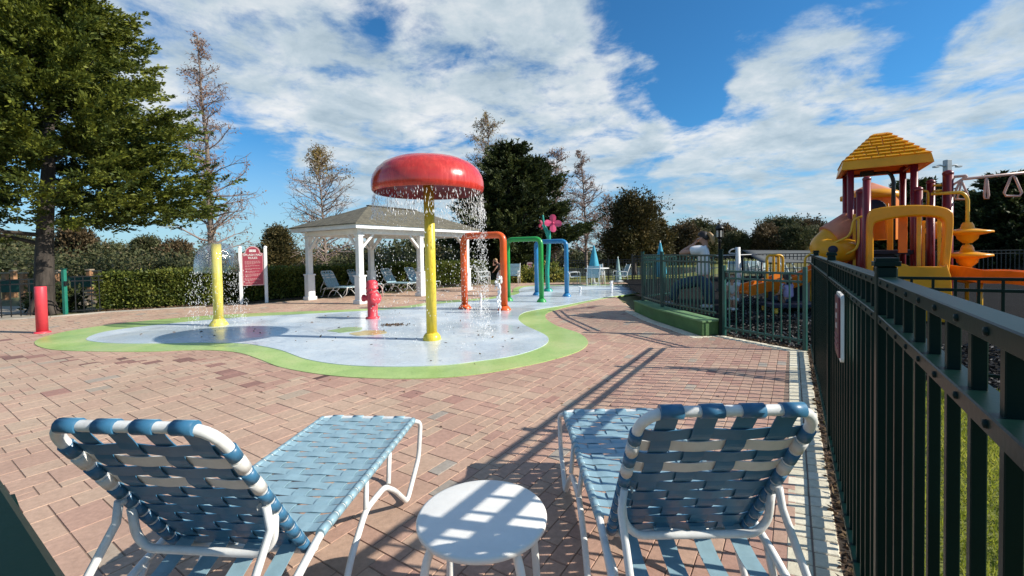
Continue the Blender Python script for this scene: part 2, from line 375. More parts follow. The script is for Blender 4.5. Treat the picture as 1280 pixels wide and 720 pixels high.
    def build(s, name, m, parent=None, world=False, fixn=True):
        me = bpy.data.meshes.new(name)
        vs = s.v
        if world and parent is not None:
            inv = (Matrix.Translation(parent.location) @ Matrix.Rotation(parent.rotation_euler.z, 4, 'Z')).inverted()
            vs = [inv @ p for p in vs]
        me.from_pydata([tuple(p) for p in vs], [], s.f)
        me.polygons.foreach_set('use_smooth', s.sm)
        me.materials.append(m)
        if fixn:
            bm = bmesh.new(); bm.from_mesh(me); bmesh.ops.recalc_face_normals(bm, faces=bm.faces); bm.to_mesh(me); bm.free()
        me.update()
        o = bpy.data.objects.new(name, me); COL.objects.link(o)
        if parent is not None: o.parent = parent
        return o

def thing(name, label, cat, loc=(0, 0, 0), rz=0, group=None):
    o = bpy.data.objects.new(name, None); COL.objects.link(o); o.location = loc; o.rotation_euler = (0, 0, rz); o.empty_display_size = .1
    o['label'] = label; o['category'] = cat
    if group: o['group'] = group
    return o
def tag(o, label, cat, group=None):
    o['label'] = label; o['category'] = cat
    if group: o['group'] = group
    return o
def kind(o, k, label=None, cat=None):
    o['kind'] = k
    if label: o['label'] = label
    if cat: o['category'] = cat
    return o
def dup(root, loc, rz, label, scale=None, group=None):
    def cp(o, par):
        c = o.copy(); COL.objects.link(c)
        if par is not None: c.parent = par
        for ch in [x for x in bpy.data.objects if x.parent == o]: cp(ch, c)
        return c
    r = cp(root, None); r.location = loc; r.rotation_euler = (0, 0, rz); r['label'] = label
    if group: r['group'] = group
    if scale: r.scale = scale if hasattr(scale, '__len__') else (scale,) * 3
    return r

def np_mesh(name, v, q, m, parent=None, tone=None, smooth=False):
    """v (N,3) and q (F,k) arrays -> one mesh object; tone is per vertex"""
    v = np.asarray(v, np.float32); q = np.asarray(q, np.int32); k = q.shape[1]
    me = bpy.data.meshes.new(name)
    me.vertices.add(len(v)); me.vertices.foreach_set('co', v.ravel())
    me.loops.add(q.size); me.loops.foreach_set('vertex_index', q.ravel())
    me.polygons.add(len(q)); me.polygons.foreach_set('loop_start', np.arange(len(q), dtype=np.int32) * k)
    me.polygons.foreach_set('loop_total', np.full(len(q), k, np.int32))
    me.polygons.foreach_set('use_smooth', np.full(len(q), bool(smooth)))
    me.materials.append(m); me.update(calc_edges=True); me.validate()
    if tone is not None:
        a = me.attributes.new('tone', 'FLOAT', 'POINT'); a.data.foreach_set('value', np.asarray(tone, np.float32))
    o = bpy.data.objects.new(name, me); COL.objects.link(o)
    if parent is not None: o.parent = parent
    return o

def unit(a): return a / np.maximum(np.linalg.norm(a, axis=1, keepdims=True), 1e-9)
def rdir(n, rng): return unit(rng.normal(size=(n, 3)))

def leaf_quads(c, d, L, W, tone, rng):
    n = len(c); w = unit(np.cross(d, rdir(n, rng)))
    L = np.asarray(L).reshape(-1, 1) * np.ones((n, 1)); W = np.asarray(W).reshape(-1, 1) * np.ones((n, 1))
    v = np.stack([c, c + d * L * .45 + w * W * .5, c + d * L, c + d * L * .45 - w * W * .5], 1).reshape(-1, 3)
    return v, np.arange(n * 4).reshape(n, 4), np.repeat(tone, 4)

def fillet(pts, r, n=5):
    pts = [Vector(p) for p in pts]; out = [pts[0]]
    for i in range(1, len(pts) - 1):
        a, b, c = pts[i - 1], pts[i], pts[i + 1]
        u, w = (a - b), (c - b); k = min(r, u.length * .48, w.length * .48)
        p, q = b + u.normalized() * k, b + w.normalized() * k
        for j in range(n + 1):
            t = j / n; out.append(p * (1 - t) ** 2 + b * 2 * t * (1 - t) + q * t * t)
    return out + [pts[-1]]

def catmull(P, n=8, closed=True):
    P = [Vector(p) for p in P]; m = len(P); out = []
    for i in range(m if closed else m - 1):
        g = lambda k: P[k % m] if closed else P[min(max(k, 0), m - 1)]
        a, b, c, d = g(i - 1), g(i), g(i + 1), g(i + 2)
        for j in range(n):
            t = j / n
            out.append(.5 * (2 * b + (c - a) * t + (2 * a - 5 * b + 4 * c - d) * t * t + (3 * b - a - 3 * c + d) * t ** 3))
    if not closed: out.append(P[-1])
    return out

def inside(poly, x, y):
    """vectorised point in polygon"""
    x = np.asarray(x); y = np.asarray(y); r = np.zeros(x.shape, bool); n = len(poly)
    for i in range(n):
        x0, y0 = poly[i][0], poly[i][1]; x1, y1 = poly[(i + 1) % n][0], poly[(i + 1) % n][1]
        if y0 == y1: continue
        r ^= ((y0 > y) != (y1 > y)) & (x < (x1 - x0) * (y - y0) / (y1 - y0) + x0)
    return r

# ------------------------------------------------------------------ world: sky with drifting cumulus, one sun
SUN_EL = R(32.3); SUN_DIR = Vector((math.cos(SUN_EL) * .979, math.cos(SUN_EL) * -.204, math.sin(SUN_EL)))
def build_world():
    w = bpy.data.worlds.new("World"); scene.world = w; w.use_nodes = True
    n, l = w.node_tree.nodes, w.node_tree.links
    bg = n['Background']; bg.inputs[1].default_value = .1
    sky = n.new('ShaderNodeTexSky'); sky.sky_type = 'NISHITA'; sky.sun_disc = False
    sky.sun_elevation = SUN_EL; sky.sun_rotation = math.atan2(SUN_DIR.x, SUN_DIR.y)
    sky.air_density = 1.0; sky.dust_density = .25; sky.ozone_density = 3.0
    def math_(op, a, b=None, c=None, clamp=False):
        x = n.new('ShaderNodeMath'); x.operation = op; x.use_clamp = clamp
        for i, k in enumerate((a, b, c)):
            if k is None: continue
            if isinstance(k, (int, float)): x.inputs[i].default_value = k
            else: l.new(k, x.inputs[i])
        return x.outputs[0]
    tc = n.new('ShaderNodeTexCoord'); dirv = tc.outputs['Generated']
    nrm = n.new('ShaderNodeVectorMath'); nrm.operation = 'NORMALIZE'; l.new(dirv, nrm.inputs[0])
    sp = n.new('ShaderNodeSeparateXYZ'); l.new(nrm.outputs[0], sp.inputs[0])
    zz = math_('ADD', math_('MAXIMUM', sp.outputs[2], 0.0), .16)
    cx, cy = math_('DIVIDE', sp.outputs[0], zz), math_('DIVIDE', sp.outputs[1], zz)
    cb = n.new('ShaderNodeCombineXYZ'); l.new(cx, cb.inputs[0]); l.new(cy, cb.inputs[1])
    def nz(scale, detail, rough, off, dist=0):
        a = n.new('ShaderNodeVectorMath'); a.operation = 'ADD'; l.new(cb.outputs[0], a.inputs[0]); a.inputs[1].default_value = off
        t = n.new('ShaderNodeTexNoise'); t.inputs['Scale'].default_value = scale; t.inputs['Detail'].default_value = detail
        t.inputs['Roughness'].default_value = rough; t.inputs['Distortion'].default_value = dist
        l.new(a.outputs[0], t.inputs['Vector']); return t.outputs[0]
    big = nz(2.6, 8, .58, (3.1, 1.7, 0), .45)
    fine = nz(4.6, 10, .66, (9.1, 4.2, 1.0), .3)
    # where the cloud banks lie in the sky (directions), and the clear gaps
    def blob(px, py, rad, amt):
        d = ray(px, py).normalized()
        v = n.new('ShaderNodeVectorMath'); v.operation = 'DOT_PRODUCT'; l.new(nrm.outputs[0], v.inputs[0]); v.inputs[1].default_value = d
        m = n.new('ShaderNodeMapRange'); m.interpolation_type = 'SMOOTHSTEP'; m.inputs[1].default_value = math.cos(rad); m.inputs[2].default_value = 1.0
        m.inputs[3].default_value = 0; m.inputs[4].default_value = amt; l.new(v.outputs['Value'], m.inputs[0]); return m.outputs[0]
    bl = [blob(*b) for b in BLOBS]
    s = bl[0]
    for b in bl[1:]: s = math_('ADD', s, b)
    s = math_('MINIMUM', math_('MAXIMUM', s, -.22), .105)
    dens = math_('ADD', math_('ADD', math_('MULTIPLY', big, .62), math_('MULTIPLY', fine, .38)), s)
    mr = n.new('ShaderNodeMapRange'); mr.interpolation_type = 'SMOOTHSTEP'; mr.inputs[1].default_value = .455; mr.inputs[2].default_value = .64
    l.new(dens, mr.inputs[0])
    mask = math_('MULTIPLY', mr.outputs[0], .93)
    # the cloud's own whites and greys: thick middles go grey, thin rims stay bright
    g = n.new('ShaderNodeMapRange'); g.inputs[1].default_value = .30; g.inputs[2].default_value = .72; g.inputs[3].default_value = 0; g.inputs[4].default_value = 1
    shade = math_('ADD', math_('MULTIPLY', nz(2.3, 8, .6, (5.5, 8.8, 2), .3), .7), math_('MULTIPLY', nz(5.6, 9, .65, (1.5, 3.8, 4), .3), .3))
    l.new(shade, g.inputs[0])
    cr = n.new('ShaderNodeValToRGB'); e = cr.color_ramp.elements
    e[0].position = .12; e[0].color = (1.05, 1.06, 1.06, 1); e[1].position = .95; e[1].color = (.34, .47, .57, 1); x = e.new(.5); x.color = (.66, .77, .84, 1)
    l.new(g.outputs[0], cr.inputs[0])
    sc = n.new('ShaderNodeMix'); sc.data_type = 'RGBA'; sc.blend_type = 'MULTIPLY'; sc.inputs[0].default_value = 1
    l.new(cr.outputs[0], sc.inputs[6]); sc.inputs[7].default_value = (CLOUD, CLOUD, CLOUD, 1)
    tint = n.new('ShaderNodeMix'); tint.data_type = 'RGBA'; tint.blend_type = 'MULTIPLY'; tint.inputs[0].default_value = 1
    l.new(sky.outputs[0], tint.inputs[6]); tint.inputs[7].default_value = SKYTINT
    mx = n.new('ShaderNodeMix'); mx.data_type = 'RGBA'; l.new(mask, mx.inputs[0]); l.new(tint.outputs[2], mx.inputs[6]); l.new(sc.outputs[2], mx.inputs[7])
    hz = n.new('ShaderNodeMapRange'); hz.interpolation_type = 'SMOOTHSTEP'; hz.inputs[1].default_value = 0; hz.inputs[2].default_value = .26; hz.inputs[3].default_value = .68; hz.inputs[4].default_value = 0
    l.new(sp.outputs[2], hz.inputs[0])
    hx = n.new('ShaderNodeMix'); hx.data_type = 'RGBA'; l.new(hz.outputs[0], hx.inputs[0]); l.new(mx.outputs[2], hx.inputs[6]); hx.inputs[7].default_value = (.58 * CLOUD, .74 * CLOUD, .86 * CLOUD, 1)
    l.new(hx.outputs[2], bg.inputs[0])
    sd = bpy.data.lights.new("sun", 'SUN'); sd.energy = 3.9; sd.angle = R(.53); sd.color = (1, .93, .82)
    so = bpy.data.objects.new("sun", sd); COL.objects.link(so); so.rotation_euler = SUN_DIR.to_track_quat('Z', 'Y').to_euler()
BLOBS = [(560, 90, .40, .17), (420, 120, .30, .15), (740, 110, .26, .12), (240, 50, .36, .15), (640, 30, .22, .08), (470, 190, .16, .10),
         (1150, 190, .42, .20), (930, 200, .30, .13), (1060, 225, .25, .08), (960, 62, .15, .16), (1100, 38, .08, .12), (1270, 36, .08, .14), (1205, 72, .07, .10),
         (365, 207, .08, .16), (545, 190, .16, .10), (700, 175, .2, .06),
         (860, 30, .24, -.26), (700, 6, .14, -.10), (1180, 20, .20, -.18), (1050, 10, .2, -.14), (345, 165, .10, -.18), (320, 240, .13, -.20), (420, 14, .16, -.22), (395, 190, .12, -.12), (500, 5, .12, -.10),
         (570, 165, .08, -.14), (200, 280, .3, -.10), (870, 110, .09, -.20), (640, 195, .06, -.10), (1130, 100, .07, -.10), (445, 60, .09, -.10), (790, 60, .07, .10), (810, 115, .06, .10), (1215, 210, .12, -.10), (820, 260, .2, -.06), (1010, 110, .1, -.05)]
CLOUD = 5.3; SKYTINT = (.25, .64, .87, 1)
build_world()
vs = scene.view_settings; vs.view_transform = 'Standard'; vs.look = 'None'; vs.exposure = .74; vs.gamma = 1; vs.use_curve_mapping = False
scene.cycles.max_bounces = 8; scene.cycles.transparent_max_bounces = 24

# ================================================================== THE SETTING
# long fence line (pool side):  x = F0 + FS * y
F0, FS = .24, .646
def fence_pt(y, off=0.0):                       # off > 0 : further from the deck
    return Vector((F0 + FS * y, y, 0)) + V * off
P_COR = Vector((.190, -.074, 0))                # corner beside the photographer
P_END = fence_pt(5.75)                          # far end, where the gate panel starts
P_GATE = Vector((3.36, 6.95, 0))                # gate panel meets the kerb fence
K_A, K_B, K_C = Vector((3.03, 6.88, 0)), Vector((2.80, 8.6, 0)), Vector((2.78, 9.85, 0))   # pool-side foot of the green kerb
XFENCE = fence_pt(4.85)                          # the cross fence leaves the long fence here

def G2(px, py): p = G(px, py); return (p.x, p.y)

# -- terrain reaching the horizon
mb = MB(); n = 24
for i in range(n + 1):
    for j in range(n + 1): mb.v.append(Vector((-600 + 1200 * i / n, -200 + 1200 * j / n, -.05)))
for i in range(n):
    for j in range(n): mb.f.append((i * (n + 1) + j, (i + 1) * (n + 1) + j, (i + 1) * (n + 1) + j + 1, i * (n + 1) + j + 1)); mb.sm.append(False)
kind(mb.build('ground', M['ground']), 'structure')

# -- brick deck
deck_poly = [(P_COR.x, P_COR.y)]
pv = P_COR - V * 15.0; deck_poly.append((pv.x, pv.y))
deck_poly += [G2(-40, 403), G2(60, 397), G2(130, 391), G2(255, 384), G2(340, 378), G2(450, 369), G2(560, 359.5), G2(640, 353.5), G2(720, 353), G2(800, 353.5)]
kb = [(K_C.x + .5, K_C.y + 5.0), (K_C.x, K_C.y), (K_B.x, K_B.y), (K_A.x, K_A.y), (P_GATE.x, P_GATE.y), (P_END.x, P_END.y)]
deck_poly += kb
xs = [p[0] for p in deck_poly]; ys = [p[1] for p in deck_poly]

pad_out = [(43, 428), (56, 435.6), (94, 439), (175, 440), (237, 438), (272, 438.5), (300, 441.5), (322, 448.5), (350, 459), (392, 467), (440, 472), (500, 474), (560, 472), (605, 467), (640, 461), (687, 451), (724, 439), (735, 428),
           (724, 417), (696, 407.5), (682, 397), (690, 389), (734, 378), (771, 370.5), (800, 366.5), (846, 361), (840, 355.8), (760, 356), (700, 356.3), (655, 357.5), (642, 361), (640, 366), (615, 371.5), (590, 374), (545, 377), (500, 383.5), (420, 388), (300, 392.5), (230, 397), (160, 403.5), (100, 411.5), (60, 420)]
pad_in = [(108, 424), (120, 428), (150, 430), (200, 430), (250, 429), (300, 430), (322, 432.5), (351, 438.5), (382, 449.5), (424, 456.5), (473, 459.2), (520, 459), (560, 457), (600, 452), (640, 446), (671, 437), (685, 428),
          (681, 419), (656, 407), (648, 398), (659, 390), (702, 382.5), (752, 372.8), (790, 367.5), (830, 361.5), (826, 356.8), (760, 357), (702, 357.3), (662, 358.4), (649, 362), (648, 367.5), (620, 373.3), (594, 376.5), (550, 380), (505, 386), (420, 391), (330, 395.5), (270, 399.5), (180, 408.5), (130, 415.5)]
PO = catmull([G(*p) for p in pad_out], 6); PI = catmull([G(*p) for p in pad_in], 6)
POxy = [(p.x, p.y) for p in PO]; PIxy = [(p.x, p.y) for p in PI]
kind(MB().prism(POxy, -.03, .007).build('splash_pad_border', M['pad_green']), 'structure')
kind(MB().prism(PIxy, -.02, .013).build('splash_pad', M['pad_blue']), 'structure')
def blob_patch(name, px, py, rx, ry, m, z, rot=0, irr=.15, seed=1):
    c = G(px, py); rg = random.Random(seed); pts = []
    for k in range(14):
        a = 2 * math.pi * k / 14; r_ = 1 + rg.uniform(-irr, irr)
        x, y = math.cos(a) * rx * r_, math.sin(a) * ry * r_
        pts.append(Vector((c.x + x * math.cos(rot) - y * math.sin(rot), c.y + x * math.sin(rot) + y * math.cos(rot), 0)))
    kind(MB().prism([(p.x, p.y) for p in catmull(pts, 3)], .008, z).build(name, m), 'structure')
blob_patch('green_painted_patch', 433, 413, .30, .26, M['pad_leaf'], .0165, .3, .18, 3)
blob_patch('ochre_painted_patch', 461, 417.3, .30, .22, M['pad_sun'], .0178, -.2, .18, 5)

# base sheet with joint sand under the bricks
kind(MB().prism(deck_poly, -.06, -.0042).build('paved_deck_base', M['joint']), 'structure')

def border_poly(w0, w1):
    """strip beside the fence, gate and kerb: between w0 and w1 from their foot"""
    def off(w):
        a = Vector((P_COR.x, P_COR.y, 0)); k = 1.0
        return [P_COR - V * w + U * .0, P_END - V * w - U * w * .55, P_GATE + Vector((-.62, -.78, 0)) * w, K_A + Vector((-.9, -.55, 0)) * w, K_B + Vector((-1, 0, 0)) * w, K_C + Vector((-1, .1, 0)) * w, K_C + Vector((-.6, .75, 0)) * w]
    return off(w0), off(w1)
MULCH_W, BORD_W = .012, .222
bi, bo = border_poly(MULCH_W, BORD_W)
border_xy = [(p.x, p.y) for p in bo] + [(p.x, p.y) for p in reversed(bi)]
zero_xy = [(p.x, p.y) for p in bo] + [(p.x, p.y) for p in reversed(border_poly(-.1, 0)[0])]

# red pavers : modules of .1 m laid square to the fence, one mesh, every brick with its own chamfer and tone
mod = .094
ua = np.array([U.x, U.y]); va = np.array([V.x, V.y])
corn = np.array(deck_poly); iu = corn @ ua; iv = corn @ va
u0, v0 = math.floor(iu.min() / mod), math.floor(iv.min() / mod); nu, nv = int((iu.max() - iu.min()) / mod) + 3, int((iv.max() - iv.min()) / mod) + 3
used = np.zeros((nu, nv), bool)
UU, VV = np.meshgrid((np.arange(nu) + u0 + .5) * mod, (np.arange(nv) + v0 + .5) * mod, indexing='ij')
XX = UU * ua[0] + VV * va[0]; YY = UU * ua[1] + VV * va[1]
ok = inside(deck_poly, XX, YY) & ~inside(zero_xy, XX, YY)
inner = [(p.x * .97 + sum(q.x for q in PO) / len(PO) * .03, p.y * .97 + sum(q.y for q in PO) / len(PO) * .03) for p in PO]
ok &= ~inside(inner, XX, YY)
ok &= ~((YY < .0) | (XX < -16))
used = ~ok
rows = []
shapes = [(2, 3), (2, 3), (2, 3), (3, 2), (2, 2), (2, 2), (1, 2), (2, 1)]
rg = random.Random(11)
edge_dist = VV - (P_COR.x * va[0] + P_COR.y * va[1])          # <0 on the deck side
for i in range(nu):
    j = 0
    while j < nv:
        if used[i, j]: j += 1; continue
        run = edge_dist[i, j] > -1.75 - .5 * math.sin(i * .05)
        if run: cand = [(1, 2)]
        else:
            cand = shapes[:]; rg.shuffle(cand)
        for a, b in cand + [(1, 2), (2, 1), (1, 1)]:
            if run and (j + (i % 2)) % 2 and b == 2: a, b = 1, 1
            if i + a <= nu and j + b <= nv and not used[i:i + a, j:j + b].any():
                used[i:i + a, j:j + b] = True; rows.append(((i + u0) * mod, (j + v0) * mod, a * mod, b * mod)); break
        j += 1
rows = np.array(rows); N = len(rows)
g = .0018; ch = .0022
def rect(inset, z, jit):
    a0, b0 = rows[:, 0] + inset, rows[:, 1] + inset; a1, b1 = rows[:, 0] + rows[:, 2] - inset, rows[:, 1] + rows[:, 3] - inset
    P = []
    for (aa, bb, k) in ((a0, b0, 0), (a1, b0, 1), (a1, b1, 2), (a0, b1, 3)):
        P.append(np.stack([aa * ua[0] + bb * va[0], aa * ua[1] + bb * va[1], z + jit[:, k]], 1))
    return np.stack(P, 1)
base_j = RNG.normal(0, .0006, (N, 1)) + RNG.normal(0, .0003, (N, 4))
top = rect(g + ch, 0.0, base_j); bot = rect(g, -.0055, base_j); low = rect(g, -.03, base_j)
vv = np.concatenate([top, bot, low], 1).reshape(-1, 3)
o = (np.arange(N) * 12)[:, None, None]
q = np.array([[0, 1, 2, 3]] + [[4 + k, 4 + (k + 1) % 4, (k + 1) % 4, k] for k in range(4)] + [[8 + k, 8 + (k + 1) % 4, 4 + (k + 1) % 4, 4 + k] for k in range(4)])[None]
tone = RNG.beta(3.0, 2.6, N) * .38 + .40
cx_, cy_ = rows[:, 0] + rows[:, 2] / 2, rows[:, 1] + rows[:, 3] / 2
wx, wy = cx_ * ua[0] + cy_ * va[0], cx_ * ua[1] + cy_ * va[1]
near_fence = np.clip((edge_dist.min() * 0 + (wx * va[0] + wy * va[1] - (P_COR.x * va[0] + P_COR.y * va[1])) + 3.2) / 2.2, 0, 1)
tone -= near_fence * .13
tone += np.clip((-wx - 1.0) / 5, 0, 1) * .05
odd = RNG.random(N); tone[odd < .03] = RNG.uniform(.86, 1, (odd < .03).sum()); tone[(odd > .993)] = RNG.uniform(.1, .3, (odd > .993).sum())
# damp bricks along the pad's near rim, where water runs off
pts = np.array(POxy); dd = np.min(np.hypot(wx[:, None] - pts[None, :, 0], wy[:, None] - pts[None, :, 1]), 1)
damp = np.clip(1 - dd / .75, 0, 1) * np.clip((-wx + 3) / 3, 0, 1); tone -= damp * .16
ridge = np.exp(-((dd - .55 - .12 * np.sin(wx * 2.1)) / .10) ** 2) * (wx < -2.6) * (wy < 8)
hit = (ridge * RNG.random(N) > .42); tone[hit] = RNG.uniform(.10, .24, hit.sum())
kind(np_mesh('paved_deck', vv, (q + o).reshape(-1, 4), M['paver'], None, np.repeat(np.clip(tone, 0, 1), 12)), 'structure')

# buff border pavers laid crosswise
def seg_bricks(pa_i, pb_i, pa_o, pb_o, step):
    out = []; L = (pb_i - pa_i).length; k = max(1, int(L / step))
    for i in range(k):
        t0, t1 = i / k, (i + 1) / k
        out.append([pa_i.lerp(pb_i, t0), pa_o.lerp(pb_o, t0), pa_o.lerp(pb_o, t1), pa_i.lerp(pb_i, t1)])
    return out
bv, bq, bt = [], [], []
for i in range(len(bi) - 1):
    for quad in seg_bricks(bi[i], bi[i + 1], bo[i], bo[i + 1], .105):
        halves = [quad] if rg.random() < .0 else [[quad[0], quad[0].lerp(quad[1], .5), quad[3].lerp(quad[2], .5), quad[3]], [quad[0].lerp(quad[1], .5), quad[1], quad[2], quad[3].lerp(quad[2], .5)]]
        for h in halves:
            c = sum(h, Vector()) / 4; zj = rg.gauss(0, .0008); t_ = rg.betavariate(2, 2); k0 = len(bv)
            for (ins, z) in ((.008, .001), (.0035, -.005), (.0035, -.03)):
                for p in h: e = (c - p); bv.append((*(p + e.normalized() * ins * 1.4)[:2], z + zj))
            bq += [[k0, k0 + 1, k0 + 2, k0 + 3]] + [[k0 + r0 + k, k0 + r0 + (k + 1) % 4, k0 + r1 + (k + 1) % 4, k0 + r1 + k] for r1, r0 in ((0, 4), (4, 8)) for k in range(4)]
            bt += [t_] * 12
kind(np_mesh('buff_paver_border', bv, bq, M['border'], None, bt), 'structure')

# planting gap of leaf litter between the border and the fence
mi = [(p.x, p.y) for p in bi[:4]]; mo = [(p.x, p.y) for p in border_poly(-.12, 0)[0][:4]]
kind(MB().prism(mi + mo[::-1], -.06, -.004).build('leaf_litter_bed', M['soil']), 'structure')
def scatter_flakes(name, poly, count, size, m, z=.0, seed=1, lift=.01, zf=None):
    r = np.random.default_rng(seed); P = np.array(poly); lo, hi = P.min(0), P.max(0); pts = np.zeros((0, 2))
    while len(pts) < count:
        c = r.uniform(lo, hi, (count * 3, 2)); pts = np.concatenate([pts, c[inside(poly, c[:, 0], c[:, 1])]])
    pts = pts[:count]; zz = np.full(count, z) + r.uniform(0, lift, count)
    if zf is not None: zz += zf(pts[:, 0], pts[:, 1])
    d = r.normal(size=(count, 3)); d[:, 2] *= .3; d = unit(d)
    v, q, t = leaf_quads(np.column_stack([pts, zz]), d, r.uniform(.6, 1.3, count) * size, r.uniform(.3, .6, count) * size, r.random(count), r)
    return kind(np_mesh(name, v, q, m, None, t), 'stuff')
scatter_flakes('leaf_litter', mi + mo[::-1], 2600, .04, M['leaf_litter'], -.003, 3, .012)
scatter_flakes('fallen_leaves', [G2(*p) for p in [(120, 425), (300, 402), (600, 380), (680, 425), (560, 455), (330, 432)]], 90, .055, M['leaf_litter'], .016, 5, .004)
scatter_flakes('blown_leaves', [G2(*p) for p in [(760, 430), (900, 470), (985, 520), (985, 700), (700, 560), (200, 480)]], 60, .035, M['leaf_litter'], .003, 6, .004)

# pale concrete edging along the deck's far side
for a_, b_ in (((-60, 404), (60, 397)), ((60, 397), (130, 391)), ((130, 391), (255, 384))):
    a3, b3 = G(*a_), G(*b_); kind(MB().beam(a3 + Vector((0, .05, -.02)), b3 + Vector((0, .05, -.02)), .11, .10).build('concrete_edging', M['concrete']), 'structure')

# playground floor of dark rubber mulch, rising to the kerb's height
def ss(t): t = np.clip(t, 0, 1); return t * t * (3 - 2 * t)
def seg_d(x, y, a, b):
    ax, ay, bx, by = a.x, a.y, b.x, b.y; L2 = (bx - ax) ** 2 + (by - ay) ** 2
    t = np.clip(((x - ax) * (bx - ax) + (y - ay) * (by - ay)) / L2, 0, 1)
    return np.hypot(x - ax - t * (bx - ax), y - ay - t * (by - ay))
def play_z(x, y):
    x = np.asarray(x, float); y = np.asarray(y, float)
    d = np.minimum(seg_d(x, y, XFENCE, P_END), seg_d(x, y, P_END, P_GATE))
    d = np.minimum(d, seg_d(x, y, XFENCE, XFENCE + V * 14))
    return .20 * ss((d - .15) / 1.3)
KI_A, KI_B, KI_C = K_A + Vector((.33, .10, 0)), K_B + Vector((.33, .03, 0)), K_C + Vector((.3, 0, 0))
xe = XFENCE + V * 14
play_poly = [(KI_C.x, KI_C.y), (KI_B.x, KI_B.y), (KI_A.x, KI_A.y), (P_GATE.x, P_GATE.y), (P_END.x, P_END.y), (XFENCE.x, XFENCE.y), (xe.x, xe.y), (30, 12), (24, 21), (4.5, 18)]
st = .22; gx = np.arange(1.8, 30.2, st); gy = np.arange(-5, 21.2, st)
A, B = np.meshgrid(gx, gy, indexing='ij'); keep = inside(play_poly, A, B)
zz = play_z(A, B) - .01 + .012 * np.sin(A * 3.1) * np.cos(B * 2.7)
idx = np.arange(A.size).reshape(A.shape); f_ok = inside(play_poly, A[:-1, :-1] + st / 2, B[:-1, :-1] + st / 2)
qq = np.stack([idx[:-1, :-1], idx[1:, :-1], idx[1:, 1:], idx[:-1, 1:]], -1)[f_ok]
kind(np_mesh('playground_floor', np.stack([A, B, zz], -1).reshape(-1, 3), qq, M['mulch'], None, None, True), 'structure')
M['chip'] = tone_mat('rubber_chips', [(0, (.008, .008, .009)), (.7, (.03, .03, .03)), (1, (.16, .155, .15))], .7, 0)
scatter_flakes('rubber_chips', [(P_GATE.x, P_GATE.y + .1), (P_END.x + .05, P_END.y), (P_END.x + 3, P_END.y + 2), (P_GATE.x + 2.5, P_GATE.y + 4)], 9000, .05, M['chip'], .0, 8, .02, play_z)
scatter_flakes('rubber_chips', [(XFENCE.x + .1, XFENCE.y), (P_END.x + .05, P_END.y - .1), (8, 4), (XFENCE.x + 5.0, XFENCE.y - 3.2)], 9000, .05, M['chip'], .0, 9, .02, play_z)

# lawn behind the near stretch of fence
lp = [fence_pt(-2, .02), XFENCE + V * .03, XFENCE + V * 14, Vector((12, -8, 0))]
lawn_xy = [(p.x, p.y) for p in lp]
kind(MB().prism(lawn_xy, -.05, -.004).build('lawn', M['lawn']), 'structure')
def grass(name, poly, count, h, seed):
    r = np.random.default_rng(seed); P = np.array(poly); lo, hi = P.min(0), P.max(0); pts = np.zeros((0, 2))
    while len(pts) < count:
        c = r.uniform(lo, hi, (count * 3, 2)); pts = np.concatenate([pts, c[inside(poly, c[:, 0], c[:, 1])]])
    pts = pts[:count]; d = r.normal(size=(count, 3)) * .55; d[:, 2] = 1; d = unit(d)
    clump = np.array([mnoise.noise((p[0] * 2.2, p[1] * 2.2, 3)) for p in pts]) * .5 + .5
    v, q, t = leaf_quads(np.column_stack([pts, np.full(count, -.006)]), d, r.uniform(.5, 1.2, count) * h * (.6 + .8 * clump), r.uniform(.004, .008, count), np.clip(clump * .7 + r.uniform(-.25, .45, count), 0, 1), r)
    return kind(np_mesh(name, v, q, M['grass_blade'], None, t), 'stuff')
near_lawn = [(p.x, p.y) for p in (fence_pt(-.3, .04), fence_pt(4.8, .05), XFENCE + V * 3.6, Vector((4.6, -.6, 0)))]
grass('lawn_grass', near_lawn, 90000, .065, 4)
# rough grass and a pale path beyond the pool fence
far_lawn = [G2(700, 352), G2(840, 352), (16, 60), (-14, 60)]
kind(MB().prism([(-40, 21.6), (9, 21.6), (40, 60), (-40, 60)], -.05, -.03).build('far_lawn', M['lawn']), 'structure')
M['lake'] = mat('lake_water', (.10, .12, .11), .12, .1, .2, bump=.25, bscale=2.5)
kind(MB().prism([(1.0, 25.0), (9.5, 24.5), (16, 33), (10, 37), (2, 36), (-6, 34), (-5, 27)], -.05, -.012).build('lake', M['lake']), 'structure')

# ================================================================== FENCES
def rail_screws(mb, a, b, zs, step, side):
    d = (b - a); L = d.length; d.normalize(); k = int(L / step)
    for i in range(k):
        p = a + d * (i + .5) * step
        for z in zs: mb.lathe([(0, .0035), (.004, .003), (.0055, 0)], (p.x + side.x * .0, p.y, z), 6, side)
def near_panel(t, a, b, zt, zb=.09):
    """three rails and square pickets, each a part"""
    d = (b - a); L = d.length; d.normalize(); s = Vector((-d.y, d.x, 0))
    for z in (zt - .013, zt - .122, zb):
        mb = MB().beam(a + Vector((0, 0, z)), b + Vector((0, 0, z)), .042, .026)
        k = int(L / .116)
        for i in range(k):
            p = a + d * (L * (i + .5) / k)
            for sg in (1, -1): mb.lathe([(.006, 0), (.0055, .003), (0, .004)], p + s * (.021 * sg) + Vector((0, 0, z)), 6, s * sg)
        mb.build('rail', M['green_metal'], t, True)
    k = int(L / .116)
    for i in range(k):
        p = a + d * (L * (i + .5) / k)
        MB().box((p.x, p.y, (zt - .026 + zb - .05) / 2), (.0165, .0165, zt - .026 - zb + .05), math.atan2(d.y, d.x)).build('picket', M['green_metal'], t, True)
